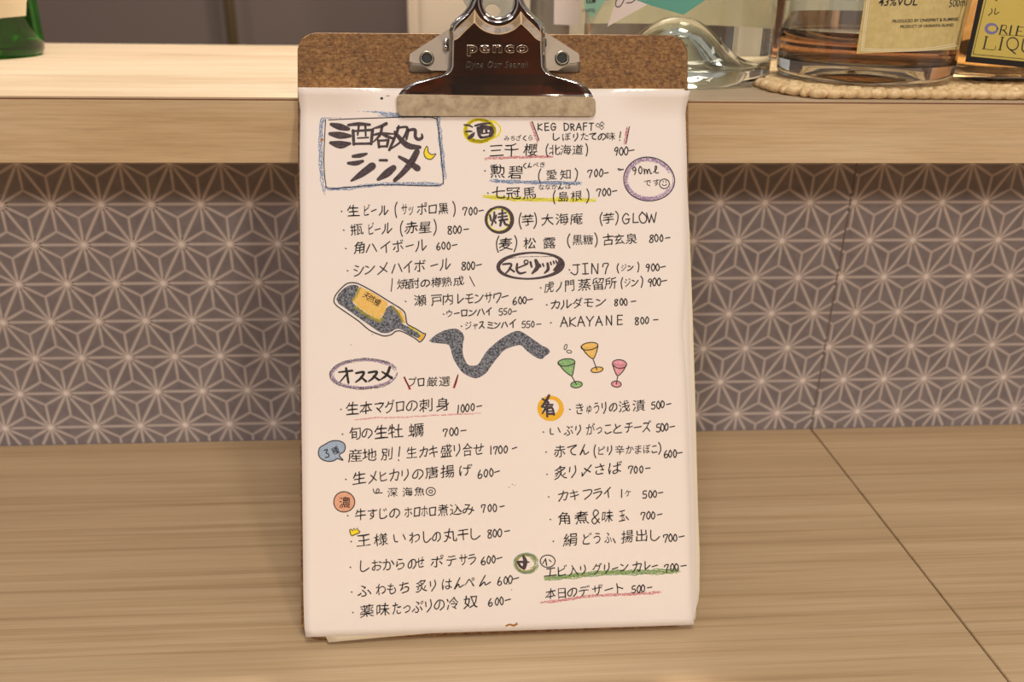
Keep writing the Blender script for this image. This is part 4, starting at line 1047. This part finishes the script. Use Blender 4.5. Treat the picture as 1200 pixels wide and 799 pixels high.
def typed(ink, body, x0, x1, y0, y1, h, m, bold=0, shear=0):
    """printed text along a line from (x0,y0) to (x1,y1) with cap height h"""
    cu = bpy.data.curves.new('e', 'FONT'); cu.body = body; cu.resolution_u = 3; cu.offset = bold; cu.shear = shear
    o = bpy.data.objects.new('e', cu); C.objects.link(o); dg = bpy.context.evaluated_depsgraph_get(); dg.update()
    me = o.evaluated_get(dg).to_mesh(); V = [(v.co.x, v.co.y) for v in me.vertices]; F = [tuple(p.vertices) for p in me.polygons]
    bpy.data.objects.remove(o); bpy.data.curves.remove(cu)
    a, b = min(v[0] for v in V), max(v[0] for v in V); d = max(v[1] for v in V)
    ink.add([(x0 + (x - a) / (b - a) * (x1 - x0), y0 + (y1 - y0) * (x - a) / (b - a) - y / d * h) for x, y in V], F, m, 3)

# straw mat first, bottles stand on it
MT = .0055
M_straw = mat('straw', rgb(222, 190, 140), .7)
lk(M_straw, ramp(M_straw, noise(M_straw, coords(M_straw, (1, 1, 1)), 300, 4, .6), [(.3, rgb(204, 168, 116)), (.65, rgb(240, 214, 168))]).outputs[0], BS(M_straw).inputs['Base Color'])
m0 = at_z(897, 98, ZT + .003).x; mf = YF + .0075
matt = thing('straw_mat', 'braided straw mat under the two right-hand bottles', 'mat', (m0 + .2, mf + .09, ZT))
def bead_mesh():
    bm = bmesh.new(); bmesh.ops.create_uvsphere(bm, u_segments=8, v_segments=6, radius=1)
    for v in bm.verts: v.co = Vector((v.co.x * .0056 + v.co.y * .002, v.co.y * .0036, v.co.z * .0029))
    V = [v.co.copy() for v in bm.verts]; F = [tuple(v.index for v in f_.verts) for f_ in bm.faces]; bm.free(); return V, F
BV_, BF_ = bead_mesh()
nrow = 30; MD = .185
for rw in range(nrow):
    y = mf + rw * .0062; vs, fs = [], []
    inset = .016 * max(0, 1 - rw / 5) ** 1.6 + .016 * max(0, 1 - (nrow - 1 - rw) / 5) ** 1.6
    x = m0 + inset
    k_ = 0
    while x < m0 + .36:
        rz = (.55 if rw % 2 else -.55); cr_, sr_ = math.cos(rz), math.sin(rz); i0 = len(vs)
        jz = random.uniform(-.0003, .0003)
        for v in BV_: vs.append((x + v.x * cr_ - v.y * sr_, y + v.x * sr_ + v.y * cr_, ZT + .0029 + v.z * (1.0) + max(-.0, jz) ))
        fs += [tuple(i0 + q for q in f_) for f_ in BF_]; x += .0088; k_ += 1
    part(pyd('braid', vs, fs, M_straw, None, True), matt)
    if rw == 0: pass

# big clear bottle
zc = ZT
pc = at_z(794, 105, ZT); R1 = .0610; c1 = (pc.x + .0115, pc.y + R1 * .93, ZT)
b1 = bottle('large clear glass bottle with domed base and teal and white label', c1, R1, .27, .16, .016, .032, .010, M_water, .14, wall=.0032, bell=1, pr=.86)
M_teal = mat('teal_print', rgb(96, 164, 146), .5); M_teal2 = mat('pale_teal_print', rgb(146, 200, 182), .5); M_wlab = mat('white_label', rgb(228, 218, 214), .55); M_type = mat('label_ink', rgb(30, 34, 40), .5)
t = Ink()
gridfill(t, [(684.5, -60), (735, -60), (710, 0), (684.5, 0)], M_teal2, 0, 6); gridfill(t, [(684.5, 0), (710, 0), (693.6, 22.3), (684.8, 9)], M_teal2, 0, 6)
label(t, b1, c1, R1, 'small_label', 'pale teal pointed label')
t = Ink()
V = [(711.6, 31.4), (722, 0), (736, -45), (830, -45), (768, 0)]
gridfill(t, [(711.6, 31.4), (722, 0), (768.5, 0), (740, 15.7)], M_wlab, 0, 8); gridfill(t, [(736, -40), (835, -40), (768.5, 0), (722, 0)], M_wlab, 0, 8)
gridfill(t, [(745.5, 0), (761.3, 6), (801, 17.4), (826.5, 0)], M_teal, 1, 10); gridfill(t, [(745.5, 0), (826.5, 0), (860, -30), (790, -32)], M_teal, 1, 10)
stroke(t, [(724.5, -3), (721.5, 3), (722.5, 7.8), (727, 7), (731, 0), (732, -4)], 1.0, M_type, 3)
stroke(t, [(734, 3.2), (740, 2.8), (744.5, -1), (744, -5)], 1.0, M_type, 3)
label(t, b1, c1, R1, 'front_label', 'white and teal faceted label')
t = Ink(); typed(t, 'KIUM', 687, 697.8, 4, 3.6, 5.6, M_type, .02); typed(t, '(WHITE)', 682, 697, 14.6, 14.3, 4.2, M_type)
typed(t, '500ml', 790, 808, 46.2, 46.4, 5.2, M_type, 0, .2); typed(t, 'gin', 799, 806, 55.2, 55.2, 4.4, M_type, 0, .2)
label(t, b1, c1, R1, 'printed_text')['kind'] = 'stuff'
def backlabel(b, c, R, a0, a1, z0, z1, m, rows, seed=1):
    """paper label on the rear of a bottle: arc a0..a1 (radians, +Y side)"""
    vs, fs = [], []; n = 20
    for j in (z0, z1):
        for i in range(n + 1):
            a = a0 + (a1 - a0) * i / n; vs.append((c[0] + (R + .0002) * math.cos(a), c[1] + (R + .0002) * math.sin(a), c[2] + j))
    fs = [(i, i + 1, n + 2 + i, n + 1 + i) for i in range(n)]
    part(pyd('back_label', vs, fs, m), b)
def translucent(name, col):
    m = mat(name, col, .6); tr = nd(m, 'ShaderNodeBsdfTranslucent', Color=col); mx = nd(m, 'ShaderNodeMixShader'); mx.inputs[0].default_value = .5
    out = [n for n in m.node_tree.nodes if n.type == 'OUTPUT_MATERIAL'][0]
    lk(m, BS(m).outputs[0], mx.inputs[1]); lk(m, tr.outputs[0], mx.inputs[2]); lk(m, mx.outputs[0], out.inputs['Surface']); return m
M_back = translucent('back_label_paper', rgb(226, 218, 190))
backlabel(b1, c1, R1, .35, PI - .35, .030, .13, M_back, 3)

# rum bottle
pc = at_z(1015, 102.5, ZT + MT); R2 = .0530; c2 = (pc.x + .0192, pc.y + R2 * .93, ZT + MT)
b2 = bottle('clear bottle with little amber spirit and cream label, on the mat', c2, R2, .26, .15, .015, .008, .011, M_rum2, .029, wall=.003)
M_cr = mat('cream_label', rgb(206, 186, 124), .6); M_wl = mat('white_rule', rgb(238, 230, 200), .6)
nn_ = noise(M_cr, coords(M_cr, (1, 1, 1)), 200, 3); lk(M_cr, ramp(M_cr, nn_, [(.3, rgb(196, 176, 114)), (.7, rgb(212, 194, 134))]).outputs[0], BS(M_cr).inputs['Base Color'])
t = Ink()
gridfill(t, [(1024, -70), (1158, -70), (1123.5, 58), (1003.5, 62.8)], M_cr, 0, 20)
for q, wd in ((0, .9), (2.2, .7)):
    stroke(t, [(1021 - q * 0 + q, -40), (1009.5 + q, 58.8 - q)], wd, M_wl, 1, step=4); stroke(t, [(1009.5 + q, 58.8 - q), (1040, 60 - q), (1080, 59.2 - q), (1122 - q, 53.5 - q)], wd, M_wl, 1, step=3)
typed(t, '43%VOL', 1029.5, 1075, 6.8, 6.2, 9.5, M_type, .01, .25); typed(t, '500ml', 1112, 1134, 8.5, 6.5, 9, M_type, 0, .25)
typed(t, 'PRODUCED BY ONESPIRIT & RUMRISE', 1045.5, 1123.5, 26.8, 24, 3.6, M_type, .012, .12); typed(t, 'PRODUCT OF OKINAWA ISLAND', 1055, 1117.5, 33, 30.8, 3.4, M_type, .012, .12)
label(t, b2, c2, R2, 'front_label', 'cream label with white border rule')
backlabel(b2, c2, R2, .5, PI - .5, .037, .13, translucent('pale_back_label', rgb(214, 212, 196)), 3)

# liqueur bottle (squarish)
zl = at_z(1160, 99, ZT + MT); hw = .043; fy = zl.y
lx = at_z(1126, 97, ZT + MT).x
c3 = (lx + hw + .001, fy + hw, ZT + MT)
b3 = bottle('square bottle of golden liqueur with black-framed label at right edge', c3, hw, .22, .13, .014, .003, .005, M_liq, .12, wall=.0025, sq=6, pr=.7)
M_blk = mat('black_frame', rgb(22, 16, 14), .5); M_gold = mat('gold_label', rgb(206, 186, 96), .45); M_vio = mat('violet_print', rgb(120, 116, 170), .5)
t = Ink()
gridfill(t, [(1163, -80), (1300, -80), (1272, 86), (1131, 72.5)], M_blk, 0, 4)
gridfill(t, [(1171, -80), (1290, -80), (1264, 78), (1137.8, 66)], M_gold, 1, 4)
stroke(t, [(1172, -70), (1140.3, 63.5)], .7, M_blk, 2, step=9); stroke(t, [(1140.3, 63.5), (1262, 75)], .7, M_blk, 2, step=9)
def Z(pts): return [(1000 + p[0] / 6, p[1] / 6) + tuple(p[2:]) for p in pts]
stroke(t, [(x, y, .6 + .6 * abs(math.sin(i * .13))) for i, (x, y) in enumerate(ell(1162.3, 33.5, 6.6, 5.2, 0, 6.28, 26))], 3.0, M_vio, 3)
for pts, wd in [([(972, 60), (975, 85), (950, 108)], 6), ([(1000, 58), (995, 100), (1025, 85)], 6), ([(985, -10), (1010, 5)], 6),
  ([(1045, 178), (1030, 238)], 10), ([(1045, 180), (1075, 180), (1070, 208), (1038, 210)], 5), ([(1055, 210), (1080, 240)], 9), ([(1112, 182), (1100, 244)], 11), ([(1160, 185), (1145, 248)], 11), ([(1160, 186), (1195, 192)], 4), ([(1152, 216), (1185, 220)], 4), ([(1145, 248), (1190, 254)], 4),
  ([(937, 258), (918, 342)], 11), ([(905, 342), (990, 350), (1000, 325)], 4), ([(925, 257), (950, 259)], 4),
  ([(1050, 262), (1030, 350)], 11), ([(1038, 261), (1064, 263)], 3), ([(1018, 350), (1044, 352)], 3),
  (ell(1120, 308, 40, 44, 0, 6.28, 24), 8), ([(1105, 350), (1140, 378)], 8), ([(1198, 275), (1188, 350), (1230, 370), (1262, 350), (1275, 285)], 9)]:
    stroke(t, Z(pts), wd / 6, M_type, 3)
stroke(t, Z([(1020, 244), (1280, 258)]), .4, M_type, 3)
# continuation of the words beyond the frame
typed(t, 'NTAL', 1202, 1240, 43.5, 46, 10.5, M_type, 0); typed(t, 'EUR', 1218, 1245, 62, 64.5, 14, M_type, 0)
label(t, b3, c3, hw, 'front_label', 'gold label in a black frame', sq=1)

# amber bottle behind, between the clear ones
q = at_z(911, 78, ZT); c4 = (q.x, q.y + .045, ZT)
bottle('amber bottle behind, showing in the gap between the clear bottles', (c4[0] + .012, .10, ZT), .034, .26, .16, .014, .006, .007, M_rum, .15, wall=.0028)
# small clear bottle behind the clip's right side
q = at_y(664, 20, .13); c5 = (q.x, .13, ZT)
b5 = bottle('slim clear bottle with white label just right of the clip, standing behind', c5, .029, .24, .14, .012, .006, .007, M_water, .13, wall=.0025)
t = Ink(); gridfill(t, [(650, -60), (684, -60), (678, 30), (649, 28.5)], M_wlab, 0, 8); label(t, b5, c5, .029, 'front_label', 'plain white label')
# green bottle far left
q = at_z(-20, 71, ZT); R6 = .040; c6 = (q.x - .015, q.y + R6 * .95, ZT)
b6 = bottle('dark green glass bottle with cream label at the left edge', c6, R6, .30, .18, .014, .010, .006, M_sake, .15, gm=M_green, wall=.003)
t = Ink(); gridfill(t, [(-50, -60), (34, -60), (30.5, 18.5), (-50, 26)], mat('aged_label', rgb(214, 196, 160), .6), 0, 16)
label(t, b6, c6, R6, 'front_label', 'cream paper label')
